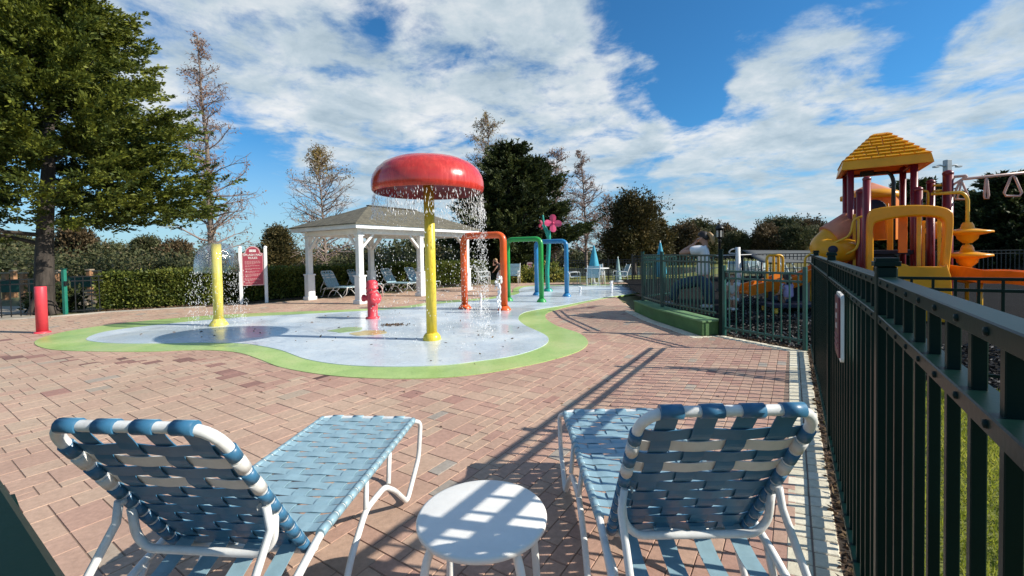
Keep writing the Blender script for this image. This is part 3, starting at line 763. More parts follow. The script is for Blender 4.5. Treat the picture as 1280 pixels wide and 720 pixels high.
def post(t, p, h, w=.047, cap=True, m='green_metal', rz=VROT):
    mb = MB().box((p.x, p.y, h / 2 + p.z), (w, w, h), rz)
    if cap: mb.box((p.x, p.y, p.z + h + .008), (w + .012, w + .012, .014), rz); mb.box((p.x, p.y, p.z + h + .020), (w + .004, w + .004, .010), rz)
    return mb.build('post', M[m], t, True)

ZT = 1.301
fo = thing('metal_fence', 'dark green square picket fence running close along the right edge of the paving', 'fence', P_COR)
cuts = [P_COR, fence_pt(1.27, .03), fence_pt(2.95, .03), fence_pt(4.75, .03), P_END + V * .03]
for p in cuts[:-1]: post(fo, p, ZT + .03)
for a, b in zip(cuts[:-1], cuts[1:]):
    d = (b - a).normalized(); near_panel(fo, a + d * .025, b - d * .025, ZT)
# fence behind / beside the photographer
fl = thing('metal_fence', 'dark green fence rail in the bottom left corner, right beside the camera', 'fence', P_COR - V * .3)
q0 = P_COR - V * .035 - U * 0.034; q1 = q0 - V * 2.3
near_panel(fl, q0, q1, 1.305); post(fl, q1 - V * .033, ZT + .03); near_panel(fl, q1 - V * .066, q1 - V * 2.3, 1.305); post(fl, q1 - V * 2.34, ZT + .03)

def panel(t, a, b, z0, zt, pitch=.105, pw=.018, m='green_metal', double=True, rail=.03):
    d = (b - a); d.z = 0; L = d.length; d.normalize(); mb = MB()
    za, zb = a.z, b.z
    for h in ([zt - rail / 2, zt - .125, z0 + .06] if double else [zt - rail / 2, z0 + .06]):
        mb.beam(a + Vector((0, 0, h)), b + Vector((0, 0, h)), rail, rail)
    k = max(2, int(L / pitch))
    for i in range(k):
        p = a.lerp(b, (i + .5) / k)
        mb.box((p.x, p.y, p.z + (zt - rail + z0) / 2), (pw, pw, zt - rail - z0), math.atan2(d.y, d.x))
    return mb.build('picket_panel', M[m], t, True)

# cross fence between the lawn and the playground
fx = thing('metal_fence', 'dark green fence of thin rails and pickets running off right behind the near fence', 'fence', XFENCE + V * .2)
pa = XFENCE + V * .08
for i in range(4):
    pb = pa + V * 2.3; panel(fx, pa + V * .03, pb - V * .03, .08, 1.075, .15, .02); post(fx, pb, 1.10, .05); pa = pb
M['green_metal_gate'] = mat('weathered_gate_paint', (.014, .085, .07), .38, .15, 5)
# gate panel at the end of the long fence
fg = thing('metal_gate', 'green metal gate of slim pickets between the long fence and the raised kerb', 'gate', P_END)
dg = (P_GATE - P_END).normalized()
ga, gb = P_END + dg * .05, P_GATE - dg * .06
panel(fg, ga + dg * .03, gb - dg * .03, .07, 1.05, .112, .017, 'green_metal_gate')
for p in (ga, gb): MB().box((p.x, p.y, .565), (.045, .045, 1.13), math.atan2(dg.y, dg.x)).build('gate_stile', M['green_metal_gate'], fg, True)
MB().box((gb.x - dg.y * -.03, gb.y - .03, .98), (.05, .04, .07), math.atan2(dg.y, dg.x)).build('latch', M['black_metal'], fg, True)
# kerb
kb_ = thing('raised_kerb', 'low green painted concrete kerb wall under the fence by the playground', 'kerb wall', K_A)
kp = [K_A, K_B, K_C, KI_C, KI_B, KI_A]
KH = .22
MB().prism([(p.x, p.y) for p in kp], -.05, KH).build('wall', M['kerb_green'], kb_, True)
MB().prism([(p.x + .0, p.y) for p in [K_A + Vector((-.012, -.02, 0)), K_B + Vector((-.014, 0, 0)), K_C + Vector((-.014, .014, 0)), KI_C + Vector((.0, .014, 0)), KI_B, KI_A + Vector((.012, -.02, 0))]], KH + .002, KH + .028).build('coping', mat('light_green_coping', (.16, .30, .13), .7, .15, 3, bump=.2), kb_, True)
# fence standing on the kerb
fk = thing('metal_fence', 'green picket fence standing on the low green kerb wall', 'fence', K_A + Vector((.2, .1, KH)))
kz = Vector((0, 0, KH + .026))
m0, m1, m2 = P_GATE + Vector((-.03, .07, 0)) + kz, K_B + Vector((.2, .05, 0)) + kz, K_C + Vector((.17, -.1, 0)) + kz
m3 = m2 + Vector((1.1, .9, 0)); 
for a, b in ((m0, m1), (m1, m2)):
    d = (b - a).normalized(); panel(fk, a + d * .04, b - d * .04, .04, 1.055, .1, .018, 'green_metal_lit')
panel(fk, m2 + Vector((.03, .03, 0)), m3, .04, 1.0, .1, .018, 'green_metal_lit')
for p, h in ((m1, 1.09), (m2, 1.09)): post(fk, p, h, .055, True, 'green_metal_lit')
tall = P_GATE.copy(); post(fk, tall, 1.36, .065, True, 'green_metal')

# little rules plate on the near fence
sp_ = fence_pt(1.97, -.012); sg = thing('sign', 'small maroon sign plate with white edge fixed to the near fence pickets', 'sign', (sp_.x, sp_.y, 1.03), VROT + math.pi)
def rrect(w, h, r, n=4):
    pts = []
    for cx, cy, a0 in ((w / 2 - r, h / 2 - r, 0), (-w / 2 + r, h / 2 - r, 90), (-w / 2 + r, -h / 2 + r, 180), (w / 2 - r, -h / 2 + r, 270)):
        for i in range(n + 1):
            a = R(a0 + 90 * i / n); pts.append((cx + r * math.cos(a), cy + r * math.sin(a)))
    return pts
# local x points to the deck (-V); the plate lies in the local y-z plane
MB().plate(rrect(.24, .30, .025), (.0, 0, 0), (0, 1, 0), (0, 0, 1), .012).build('plate', M['plastic_white'], sg)
MB().plate(rrect(.21, .27, .02), (.009, 0, 0), (0, 1, 0), (0, 0, 1), .008).build('face', mat('dark_maroon_paint', (.13, .02, .035), .45, .1), sg)
mb = MB()
for z, hw in ((.09, .012), (.045, .012), (.0, .012)): mb.box((.0145, .0, z), (.003, hw * 2, .024))
mb.build('mark', M['sign_letter'], sg)
mb = MB()
for z in (-.045, -.07, -.095): mb.box((.0145, 0, z), (.003, .14, .008))
mb.build('lettering', mat('dull_lettering', (.30, .10, .12), .5, .05), sg)

# ================================================================== LOUNGERS
def make_chaise(name, label, group):
    t = thing(name, label, 'lounger', (0, 0, 0), 0, group)
    HW, L, ZS, rr = .285, 1.12, .385, .0145
    # seat frame: side rails joined round the foot end, dropping behind the hinge to the low head bar
    fr = [(-HW, -.22, .285), (-HW, -.10, .335), (-HW, .06, ZS), (-HW, L - .0, ZS), (HW, L, ZS), (HW, .06, ZS), (HW, -.10, .335), (HW, -.22, .285)]
    MB().tube(fillet(fr, .05, 5), rr, 10).build('seat_frame', M['white'], t)
    MB().tube([(-HW, -.20, .293), (HW, -.20, .293)], rr * .95, 10).build('head_bar', M['white'], t)
    MB().tube([(-HW + .01, .04, ZS - .045), (HW - .01, .04, ZS - .045)], rr * .9, 10).build('cross_bar', M['white'], t)
    # sled legs, one bent tube a side
    for s in (-1, 1):
        x = s * (HW + .03); xi = s * HW
        pts = [(xi, L - .03, ZS), (x, L + .035, ZS - .03), (x, L - .02, .16), (x, L - .24, .015), (x, L - .42, .18), (x, L - .55, .27), (x, L - .76, .285), (x, L - .90, .18), (x, L - 1.02, .015)]
        MB().tube(fillet(pts, .045, 5), .0135, 10).build('leg', M['white'], t)
        mb = MB()
        mb.tube([(xi, L - .40, ZS - .005), (x, L - .50, .258)], .0115, 8); mb.tube([(xi, L - .68, ZS - .005), (x, L - .76, .285)], .0115, 8)
        mb.build('stay', M['white'], t)
        rx = s * (HW - .02)
        MB().tube(fillet([(xi, -.06, .345), (rx, -.12, .30), (rx, -.30, .015), (rx, -.36, .012)], .05, 4), .0125, 8).build('leg', M['white'], t)
    # seat webbing
    nl = 4; lx = [-.195, -.065, .065, .195]; cw, lw = .0485, .060
    ys = [.07 + i * (L - .11) / 18 for i in range(19)]
    mb = MB()
    for i, y in enumerate(ys):
        pts = []
        for x in np.linspace(-HW + .004, HW - .004, 25):
            k = sum(((1 if (i + j) % 2 else -1) * math.exp(-((x - lx[j]) / .042) ** 2)) for j in range(nl)); e = 1 - min(1, (HW - abs(x)) / .05)
            pts.append((x, y, ZS + .004 + .0042 * k + e * .008))
        mb.ribbon(pts, (0, 1, 0), cw)
        for s in (-1, 1): mb.tube([(s * HW, y - cw / 2, ZS), (s * HW, y + cw / 2, ZS)], rr + .0035, 10)
    mb.build('cross_straps', M['strap'], t)
    mb = MB()
    for j, x in enumerate(lx):
        pts = [(x, -.20, .293 + rr + .004), (x, -.10, .328)]
        for y in np.linspace(.05, L - .004, 77):
            k = sum((-(1 if (i + j) % 2 else -1) * math.exp(-((y - yy) / .024) ** 2)) for i, yy in enumerate(ys))
            pts.append((x, y, ZS + .004 + .0042 * max(-1, min(1, k)) + (.008 if y > L - .03 else 0)))
        mb.ribbon(pts, (1, 0, 0), lw)
        mb.tube([(x - lw / 2, L, ZS), (x + lw / 2, L, ZS)], rr + .0035, 10)
        mb.tube([(x - lw / 2, -.20, .293), (x + lw / 2, -.20, .293)], rr + .004, 10)
    mb.build('long_straps', M['strap'], t)
    # back rest
    al = R(56); bw, bl = .248, .735
    e1, e2, nn = Vector((1, 0, 0)), Vector((0, -math.cos(al), math.sin(al))), Vector((0, math.sin(al), math.cos(al)))
    O = Vector((0, .03, .335)); B = lambda x, s, h=0: O + e1 * x + e2 * s + nn * h
    back = thing_part = MB().tube(fillet([B(-bw, -.02), B(-bw, bl), B(bw, bl), B(bw, -.02)], .10, 7), .0155, 12).build('back_frame', M['white'], t)
    MB().tube([B(-bw, .0), B(bw, .0)], .012, 8).build('hinge_bar', M['white'], t)
    ub = fillet([B(-bw, .30, -.012), B(-bw + .008, .22, -.06), B(-bw + .05, .185, -.085), B(bw - .05, .185, -.085), B(bw - .008, .22, -.06), B(bw, .30, -.012)], .04, 5)
    MB().tube(ub, .013, 10).build('prop_bar', M['white'], t)
    for s in (-1, 1):
        MB().tube([B(s * bw, .36, -.018), B(s * (bw + .012), .30, -.06), Vector((s * (bw + .015), -.33, .375)), Vector((s * (HW - .004), -.36, .18))], .0125, 8).build('prop_strut', M['white'], t)
        MB().lathe([(0, .006), (.009, .005), (.011, 0)], B(s * (bw - .02), .36, -.022), 8, (-s, 0, 0)).build('bolt', M['grey_post'], t)
    ss_ = [bl - .115 - i * .0575 for i in range(11)]; whites = (1, 3)
    blue, wht = MB(), MB()
    for i, s in enumerate(ss_):
        mbx = wht if i in whites else blue; pts = []
        for x in np.linspace(-bw, bw, 25):
            k = sum(((1 if (i + j) % 2 else -1) * math.exp(-((x - lx[j] * .86) / .042) ** 2)) for j in range(nl)); e = 1 - min(1, (bw - abs(x)) / .04)
            pts.append(B(x, s, .004 + .0042 * k + e * .010))
        mbx.ribbon(pts, e2, .050)
        for q in (-1, 1): mbx.tube([B(q * bw, s - .0225), B(q * bw, s + .0225)], .0195, 12)
    blue.build('back_cross_straps', M['strap_shaded'], t); wht.build('white_back_straps', M['strap_white'], t)
    mb = MB()
    for j, x in enumerate(lx):
        x *= .86; pts = [B(x, .0, .012)]
        for s in np.linspace(.02, bl - .004, 55):
            k = sum((-(1 if (i + j) % 2 else -1) * math.exp(-((s - yy) / .024) ** 2)) for i, yy in enumerate(ss_))
            pts.append(B(x, s, .004 + .0042 * max(-1, min(1, k)) + (.010 if s > bl - .03 else 0)))
        mb.ribbon(pts, e1, .060)
        mb.tube([B(x - .031, bl), B(x + .031, bl)], .0205, 12)
    mb.build('back_long_straps', M['strap_shaded'], t)
    # light put into colour: front of back webbing sunlit blue, rear shaded blue
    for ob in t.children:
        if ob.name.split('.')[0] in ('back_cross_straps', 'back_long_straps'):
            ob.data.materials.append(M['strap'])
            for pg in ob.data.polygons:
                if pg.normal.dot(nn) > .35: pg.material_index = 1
    return t
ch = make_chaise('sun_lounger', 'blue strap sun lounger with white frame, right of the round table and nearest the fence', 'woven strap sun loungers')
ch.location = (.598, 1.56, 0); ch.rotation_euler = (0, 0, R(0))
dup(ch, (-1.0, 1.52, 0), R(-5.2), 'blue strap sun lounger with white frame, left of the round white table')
cov = [((417, 371), 'first lounger in the row under the pavilion, beside its left front post', VROT + R(90 + 180 + 3)),
       ((448, 366.5), 'second lounger under the pavilion, half hidden behind the near white post', VROT + R(90 + 180 - 2)),
       ((490, 365), 'third lounger under the pavilion, just behind the red hydrant', VROT + R(90 + 180 + 4)),
       ((519, 362.5), 'fourth lounger under the pavilion, pale in the sun beside the right front post', VROT + R(90 + 180))]
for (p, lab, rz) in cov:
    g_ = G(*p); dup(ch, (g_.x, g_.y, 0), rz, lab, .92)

# ================================================================== ROUND TABLE
tb = thing('side_table', 'round white plastic side table between the two near sun loungers', 'table', (-.128, 1.59, 0))
MB().lathe([(0, .395), (.215, .395), (.232, .392), (.2405, .399), (.2415, .412), (.2375, .4185), (.229, .4205), (.10, .4212), (0, .4212)], n=64).build('tabletop', M['plastic_white'], tb)
for k in range(4):
    a = R(45 + 90 * k - 8); c, s_ = math.cos(a), math.sin(a)
    pr = [(.165, .40), (.205, .385), (.232, .33), (.25, .2), (.262, .03), (.262, 0)]
    MB().tube(fillet([(c * r_, s_ * r_, z) for r_, z in pr], .05, 3), [.0155] * 1 + [.0155] * (len(fillet([(c * r_, s_ * r_, z) for r_, z in pr], .05, 3)) - 1), 10).build('leg', M['plastic_white'], tb)

# ================================================================== WATER PLAY FEATURES
def flange(mb, r, h=.05): mb.lathe([(r * 2.0, 0), (r * 2.0, .012), (r * 1.75, .03), (r * 1.25, h), (r * 1.02, h + .03)], n=24)
PADZ = .013
# mushroom shower
mp = G(540, 425.5); mh = thing('mushroom_shower', 'big red mushroom shower on a yellow pole pouring water', 'water feature', (mp.x, mp.y, PADZ))
mb = MB(); mb.tube([(0, 0, 0), (0, 0, 2.60)], .084, 24); mb.lathe([(.145, 0), (.145, .02), (.135, .06), (.108, .10), (.084, .115)], n=24); mb.build('pole', M['yellow'], mh)
cap = [(r_q, z_q + .112) for r_q, z_q in [(.842, 2.235), (.868, 2.262), (.880, 2.32), (.878, 2.40), (.855, 2.49), (.80, 2.59), (.70, 2.68), (.55, 2.75), (.36, 2.795), (.18, 2.812), (0, 2.816)]]
MB().lathe(cap, n=64).build('cap', M['red_paint'], mh)
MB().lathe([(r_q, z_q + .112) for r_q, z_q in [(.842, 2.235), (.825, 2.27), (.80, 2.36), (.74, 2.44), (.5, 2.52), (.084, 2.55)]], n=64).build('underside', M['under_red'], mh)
def drops(name, ring, count, r0, z0, z1, m, seed, size=(.012, .05), spread=.05, drift=(0, 0), ang=None):
    r = np.random.default_rng(seed); t = r.uniform(0, 2 * math.pi, count) if ang is None else ang(r, count)
    rad = r0 + r.normal(0, spread, count); f = r.random(count) ** .85; z = z0 + (z1 - z0) * f
    c = np.stack([ring.x + np.cos(t) * rad * (1 + .06 * f) + drift[0] * f, ring.y + np.sin(t) * rad * (1 + .06 * f) + drift[1] * f, z], 1)
    L = r.uniform(*size, count); W = r.uniform(.0028, .0062, count)
    # little six-sided spindles
    d = r.normal(size=(count, 3)) * .08; d[:, 2] = -1; d = unit(d); a = unit(np.cross(d, rdir(count, r))); b = np.cross(d, a)
    V_ = [c - d * L[:, None] * .5]
    for k in range(4):
        an = math.pi / 2 * k; V_.append(c + (a * math.cos(an) + b * math.sin(an)) * W[:, None] + d * L[:, None] * .12)
    V_.append(c + d * L[:, None] * .5); v = np.stack(V_, 1).reshape(-1, 3)
    o = (np.arange(count) * 6)[:, None, None]; q = np.array([[0, 1 + k, 1 + (k + 1) % 4] for k in range(4)] + [[5, 1 + (k + 1) % 4, 1 + k] for k in range(4)])[None]
    return kind(np_mesh(name, v, (q + o).reshape(-1, 3), m, None, None, True), 'stuff')
def ang_heavy(r, n):                       # most of the water leaves the rim towards the right and far side
    a = r.uniform(0, 2 * math.pi, n); hv = r.normal(R(20), R(26), n); pick = r.random(n) < .62
    return np.where(pick, hv, a)
o = drops('falling_water', mp, 2500, .84, 2.35, .02, M['water_drop'], 21, (.008, .038), .035, (.03, .0), ang_heavy)
drops('falling_water', mp, 900, .835, 2.35, 1.95, M['water_drop'], 22, (.02, .09), .014)
# pole with bell of water
yp = G(273.5, 407.5); yh = thing('water_bell_post', 'yellow post spouting a clear bell of water beside the hedge', 'water feature', (yp.x, yp.y, PADZ))
mb = MB(); mb.tube([(0, 0, 0), (0, 0, 1.66)], .088, 24); mb.lathe([(.17, 0), (.165, .03), (.12, .10), (.09, .14)], n=24); mb.build('pole', M['yellow_pale'], yh)
MB().lathe([(.09, 1.665), (.16, 1.672), (.25, 1.62), (.33, 1.50), (.375, 1.34), (.392, 1.18), (.395, 1.08)], n=48).build('water_bell', M['water_sheet'], yh)
drops('falling_water', yp, 950, .41, 1.12, .02, M['water_thin'], 23, (.008, .05), .07)
# plain red post
rp = G(53, 416); rh = thing('bollard_fountain', 'plain pinkish red cylindrical post on the paving at the far left', 'water feature', (rp.x, rp.y, 0))
mb = MB(); mb.tube([(0, 0, 0), (0, 0, .885), (0, 0, .897)], [.085, .085, .079], 24); mb.lathe([(.125, 0), (.12, .022), (.09, .035)], n=24); mb.build('post_body', M['pink_red'], rh)
# hydrant
hp = G(466, 398.5); hy = thing('hydrant_fountain', 'red toy hydrant water sprayer on the pale blue pad', 'water feature', (hp.x, hp.y, PADZ), R(-12))
MB().lathe([(.15, 0), (.15, .025), (.115, .04), (.105, .05), (.105, .50), (.118, .52), (.13, .54), (.13, .565), (.108, .58), (.108, .63), (.135, .645), (.135, .67), (.12, .685), (.12, .75), (.108, .80), (.075, .83), (0, .838)], n=28).build('barrel', M['pink_red'], hy)
MB().lathe([(.06, 0), (.06, .09), (.078, .095), (.078, .13), (.06, .135), (.0, .138)], (-.09, 0, .44), 16, (-1, 0, 0)).build('nozzle', M['pink_red'], hy)
MB().lathe([(.085, 0), (.095, .03), (.13, .04), (.135, .07), (.10, .10), (.05, .115), (0, .115)], (.075, -.05, .44), 18, (.75, -.66, 0)).build('outlet_cap', M['pink_red'], hy)
MB().tube(fillet([(.10, .02, .71), (.19, .02, .72), (.235, .02, .64), (.245, .02, .46)], .05, 5), .012, 8).build('spray_pipe', M['rail_pink'], hy)
# three arches
def arch(name, label, m, a, b, ytop, tr=.068):
    pa, pb = G(*a), G(*b); c = (pa + pb) / 2; t = thing(name, label, 'water feature', (c.x, c.y, PADZ), math.atan2(pb.y - pa.y, pb.x - pa.x)); w = (pb - pa).length / 2
    mid = (a[0] + b[0]) / 2; h = D(mid, ytop, c.y).z - tr - PADZ
    MB().tube(fillet([(-w, 0, 0), (-w, 0, h), (w, 0, h), (w, 0, 0)], .17, 7), tr, 16).build('hoop', m, t)
    for s in (-1, 1):
        mb = MB(); mb.lathe([(tr * 2.0, 0), (tr * 2, .015), (tr * 1.7, .05), (tr * 1.15, .10)], (s * w, 0, 0), 20); mb.build('base_flange', m, t)
    mb = MB()
    for k in range(5): mb.lathe([(.012, 0), (.012, .02), (.0, .022)], (-w * .6 + k * w * .3, 0, h - tr + .002), 8, (0, 0, -1))
    mb.build('spray_nozzles', M['grey_post'], t)
    return t
arch('water_arch', 'orange spray arch, the nearest and tallest of the three arches', M['orange_arch'], (581, 386), (630.5, 388), 290, .082)
arch('water_arch', 'green spray arch standing between the orange and blue arches', M['green_arch'], (635.5, 376.5), (677, 378), 296)
arch('water_arch', 'blue spray arch, the farthest of the three arches', M['blue_arch'], (671, 369.5), (708.5, 371), 299)
# flower spray
fp = G(685, 364.5); fs = thing('flower_fountain', 'tall teal stem water sprayer topped by a pink flower', 'water feature', (fp.x, fp.y, PADZ))
def L_(px, py, dy=0): p = D(px, py, fp.y + dy); return p - Vector((fp.x, fp.y, PADZ))
st = [Vector((0, 0, 0)), L_(684, 340), L_(685.5, 315), L_(686, 297), L_(685, 288)]
mb = MB(); mb.tube(catmull(st, 6, False), .075, 14); mb.lathe([(.17, 0), (.16, .04), (.11, .1)], n=18); mb.build('stem', M['teal'], fs)
MB().tube(catmull([L_(685, 296), L_(682, 286), L_(680, 279), L_(678.5, 269)], 5, False), [.06] * 6 + [.045] * 5 + [.03] * 5, 12).build('leaf_shoot', M['teal'], fs)
fc = L_(691, 279, -.12)
def petal(mb, c, a, b, n, ang, r, w):
    ax = a * math.cos(ang) + b * math.sin(ang); sx = -a * math.sin(ang) + b * math.cos(ang); pts = []
    for k in range(20):
        t = 2 * math.pi * k / 20; rr_ = (.5 + .5 * math.cos(t)); pts.append((r * (.52 - .5 * math.cos(t)), w * math.sin(t) * (.62 + .38 * (1 - rr_))))
    vs, fs_ = [], []
    for (p, q_) in pts:
        for h in (-.02, .02): vs.append(c + ax * p + sx * q_ + n * (h + .05 * (p / r) ** 2))
    for h in (-.024, .026): vs.append(c + ax * r * .5 + n * (h + .02))
    for k in range(20):
        k2 = (k + 1) % 20; fs_ += [(2 * k, 2 * k2, 40), (2 * k + 1, 41, 2 * k2 + 1), (2 * k, 2 * k + 1, 2 * k2 + 1, 2 * k2)]
    mb.add(vs, fs_, False)
fa, fb = Vector((.97, .1, -.1)).normalized(), Vector((.05, -.1, .99)).normalized(); fn = fa.cross(fb) * 1
if fn.y > 0: fn = -fn
for k in range(4):
    mb = MB(); petal(mb, fc, fa, fb, fn, R(90 * k + 3), .30, .135); mb.build('petal', M['pink'], fs)
MB().ball(fc + fn * .02, .05).build('flower_centre', mat('rose_paint', (.62, .04, .14), .4, .1), fs)
fc2 = L_(677.5, 281, .35); mb = MB()
for k in range(4): petal(mb, fc2, Vector((.45, .85, 0)).normalized(), Vector((0, 0, 1)), Vector((-.85, .45, 0)).normalized(), R(90 * k + 20), .17, .08)
mb.build('side_bloom', mat('dark_rose_paint', (.30, .03, .06), .4, .1), fs)  # second bloom in a darker rose than the front petals
MB().tube([fc2, L_(683, 291)], .03, 8).build('side_stalk', M['teal'], fs)
# ground jets
def jet(px, py, top, r, lab, seed):
    p = G(px, py); h = (D(px, top, p.y).z); rg_ = random.Random(seed)
    t = thing('ground_jet', lab, 'water jet', (p.x, p.y, PADZ), 0, 'bubbling ground jets on the splash pad'); mb = MB()
    for k in range(int(14 + 44 * h)):
        f = rg_.random(); z = f * h; s_ = r * (.35 + .5 * f)
        mb.ball((rg_.gauss(0, s_ * .55), rg_.gauss(0, s_ * .55), z), rg_.uniform(.008, .024) * (1 + r * 3), 6, 4, (1, 1, rg_.uniform(1.2, 2.6)))
    mb.build('plume', M['water_drop'], t)
    mb = MB(); mb.lathe([(.05, 0), (.05, .004), (.0, .005)], n=12); mb.build('nozzle', M['grey_post'], t)
jet(624, 392, 347, .075, 'tall white water jet beside the right leg of the orange arch', 1)
jet(764, 367, 352, .085, 'short bubbling white jet on the far right of the pad', 2)
jet(725, 366, 359, .04, 'tiny white water jet right of the blue arch', 3)
jet(601, 384, 367, .03, 'thin faint water jet inside the orange arch', 4)
# drain with leaves caught on it
dp = G(491, 407.5); dr = thing('floor_drain', 'small dark drain grate strewn with leaves on the pad behind the mushroom pole', 'drain', (dp.x, dp.y, PADZ))
mb = MB(); mb.lathe([(.10, 0), (.10, .004), (.085, .007), (0, .0075)], n=20); mb.build('grate', M['grey_post'], dr)
r_ = np.random.default_rng(4); c_ = np.column_stack([r_.normal(0, .12, 150), r_.normal(0, .06, 150), r_.uniform(.002, .02, 150)])
v_, q_, t_ = leaf_quads(c_, unit(np.column_stack([r_.normal(size=(150, 2)), r_.normal(0, .25, 150)])), .05, .025, r_.uniform(.1, .9, 150), r_)
np_mesh('caught_leaves', v_, q_, M['leaf_litter'], dr, t_)

# ================================================================== PAVILION
gB = G(451, 379.7); gc = gB - V * 1.25 + U * 2.4
gz = thing('pavilion', 'white open pavilion with a grey shingled hip roof behind the mushroom', 'pavilion', (gc.x, gc.y, 0), VROT)
HX, HY, EH = 1.25, 2.4, 2.0
pp = [(HX, -HY), (-HX, -HY), (HX, 0), (-HX, 0), (HX, HY), (-HX, HY)]
for (x, y) in pp:
    t_ = mb = MB()
    mb.box((x, y, .40), (.235, .235, .80)); mb.box((x, y, .055), (.30, .30, .11)); mb.box((x, y, .80), (.265, .265, .045)); mb.box((x, y, 1.42), (.165, .165, 1.24)); mb.box((x, y, EH - .03), (.21, .21, .055))
    mb.build('post', M['trim'], gz)
mb = MB()
for x in (-HX, HX): mb.beam((x, -HY - .1, EH + .08), (x, HY + .1, EH + .08), .13, .16)
for y in (-HY, 0, HY): mb.beam((-HX + .07, y, EH + .075), (HX - .07, y, EH + .075), .12, .15)
mb.build('beam', M['trim'], gz)
for (x, y) in pp:
    mb = MB()
    if abs(y) > 0: mb.beam((x, y + (.06 if y < 0 else -.06), EH - .42), (x, y + (.48 if y < 0 else -.48), EH + .0), .07, .07)
    else:
        for s in (-1, 1): mb.beam((x, s * .06, EH - .42), (x, s * .48, EH), .07, .07)
    sx = 1 if x < 0 else -1
    mb.beam((x + sx * .06, y, EH - .42), (x + sx * .48, y, EH), .07, .07)
    mb.build('brace', M['trim'], gz)
OV = .36; ex, ey, rz_ = HX + OV, HY + OV, 3.0; ry = 1.05
mb = MB()
mb.beam((-ex, -ey + .01, EH + .205), (ex, -ey + .01, EH + .205), .03, .13); mb.beam((-ex, ey - .01, EH + .205), (ex, ey - .01, EH + .205), .03, .13)
for s in (-1, 1): mb.beam((s * (ex - .015), -ey + .03, EH + .205), (s * (ex - .015), ey - .03, EH + .205), .03, .13)
mb.build('fascia', M['trim'], gz)
mb = MB().box((0, 0, EH + .18), (2 * ex - .07, 2 * ey - .09, .02)); mb.build('soffit', M['trim'], gz)
# roof : thick shingled shell with UVs running up the slope
def hip_roof(parent, ex, ey, ry, z0, z1, th, m, name='roof'):
    E = [Vector((-ex, -ey, z0)), Vector((ex, -ey, z0)), Vector((ex, ey, z0)), Vector((-ex, ey, z0))]; Rr = [Vector((0, -ry, z1)), Vector((0, ry, z1))]
    me = bpy.data.meshes.new(name); vs_ = E + Rr + [p + Vector((0, 0, -th)) for p in E + Rr]
    fs_ = [(0, 1, 4), (1, 2, 5, 4), (2, 3, 5), (3, 0, 4, 5), (6, 10, 7), (7, 10, 11, 8), (8, 11, 9), (9, 11, 10, 6), (0, 6, 7, 1), (1, 7, 8, 2), (2, 8, 9, 3), (3, 9, 6, 0)]
    me.from_pydata([tuple(p) for p in vs_], [], fs_); uv = me.uv_layers.new(name='UVMap')
    for p in me.polygons:
        n_ = p.normal; h = Vector((0, 0, 1)).cross(n_); h = h.normalized() if h.length > 1e-4 else Vector((1, 0, 0)); s_ = n_.cross(h)
        for li in p.loop_indices: c = vs_[me.loops[li].vertex_index]; uv.data[li].uv = (c.dot(h), c.dot(s_))
    me.materials.append(m); o = bpy.data.objects.new(name, me); COL.objects.link(o); o.parent = parent
    return o
rf = hip_roof(gz, ex + .05, ey + .05, ry, EH + .285, rz_, .03, M['shingle'])
MB().beam((0, -ry - .04, rz_ + .012), (0, ry + .04, rz_ + .012), .14, .03).build('ridge_cap', mat('dark_shingle', (.10, .09, .07), .9, .2, 9), rf)

# ================================================================== RULES SIGN
s1, s2 = G(302, 380), G(333.5, 378.3); sc_ = (s1 + s2) / 2; srz = math.atan2(s2.y - s1.y, s2.x - s1.x); sw = (s2 - s1).length
sn = thing('sign', 'tall maroon rules board with arched top on two white posts beside the hedge', 'sign', (sc_.x, sc_.y, 0), srz)
zb_, zt_ = .54, 1.50
for s in (-1, 1):
    mb = MB().box((s * sw / 2, 0, .84), (.085, .085, 1.68)); mb.lathe([(.06, 1.68), (.055, 1.70), (.0, 1.735)], (s * sw / 2, 0, 0), 4); mb.build('post', M['trim'], sn)
bw_ = sw - .09
def arch_outline(w, z0, z1, hh, n=14):
    pts = [(-w / 2, z0), (w / 2, z0), (w / 2, z1)]
    pts += [(w * .36, z1 + .02)]
    for k in range(n + 1):
        a = math.pi * k / n; pts.append((w * .34 * math.cos(a), z1 + .03 + hh * math.sin(a)))
    return pts + [(-w * .36, z1 + .02), (-w / 2, z1)]
MB().plate(arch_outline(bw_ - .005, zb_, zt_, .19), (0, -.0, 0), (1, 0, 0), (0, 0, 1), .045).build('frame', M['pink_letter'], sn)
MB().plate(arch_outline(bw_ - .06, zb_ + .03, zt_ - .015, .175), (0, -.023, 0), (1, 0, 0), (0, 0, 1), .012).build('board', M['sign_red'], sn)
def lettering(txt, x, z, size, parent, m, name='lettering', dy=-.032, ext=.002, align='CENTER', rx=90, rz=0):
    cu = bpy.data.curves.new(name, 'FONT'); cu.body = txt; cu.size = size; cu.align_x = align; cu.align_y = 'CENTER'; cu.extrude = ext
    cu.offset = size * .012
    o = bpy.data.objects.new(name, cu); COL.objects.link(o); o.parent = parent; o.location = (x, dy, z); o.rotation_euler = (R(rx), 0, R(rz)); cu.materials.append(m)
    bpy.context.view_layer.update(); me = bpy.data.meshes.new_from_object(o.evaluated_get(bpy.context.evaluated_depsgraph_get())); me.name = name
    w = bpy.data.objects.new(name, me); COL.objects.link(w); w.parent = parent; w.location = o.location; w.rotation_euler = o.rotation_euler
    bpy.data.objects.remove(o); w.name = name; return w
lettering('SPLASH PAD', 0, 1.455, .088, sn, M['sign_letter']); lettering('RULES', 0, 1.365, .088, sn, M['sign_letter'])
mb = MB()
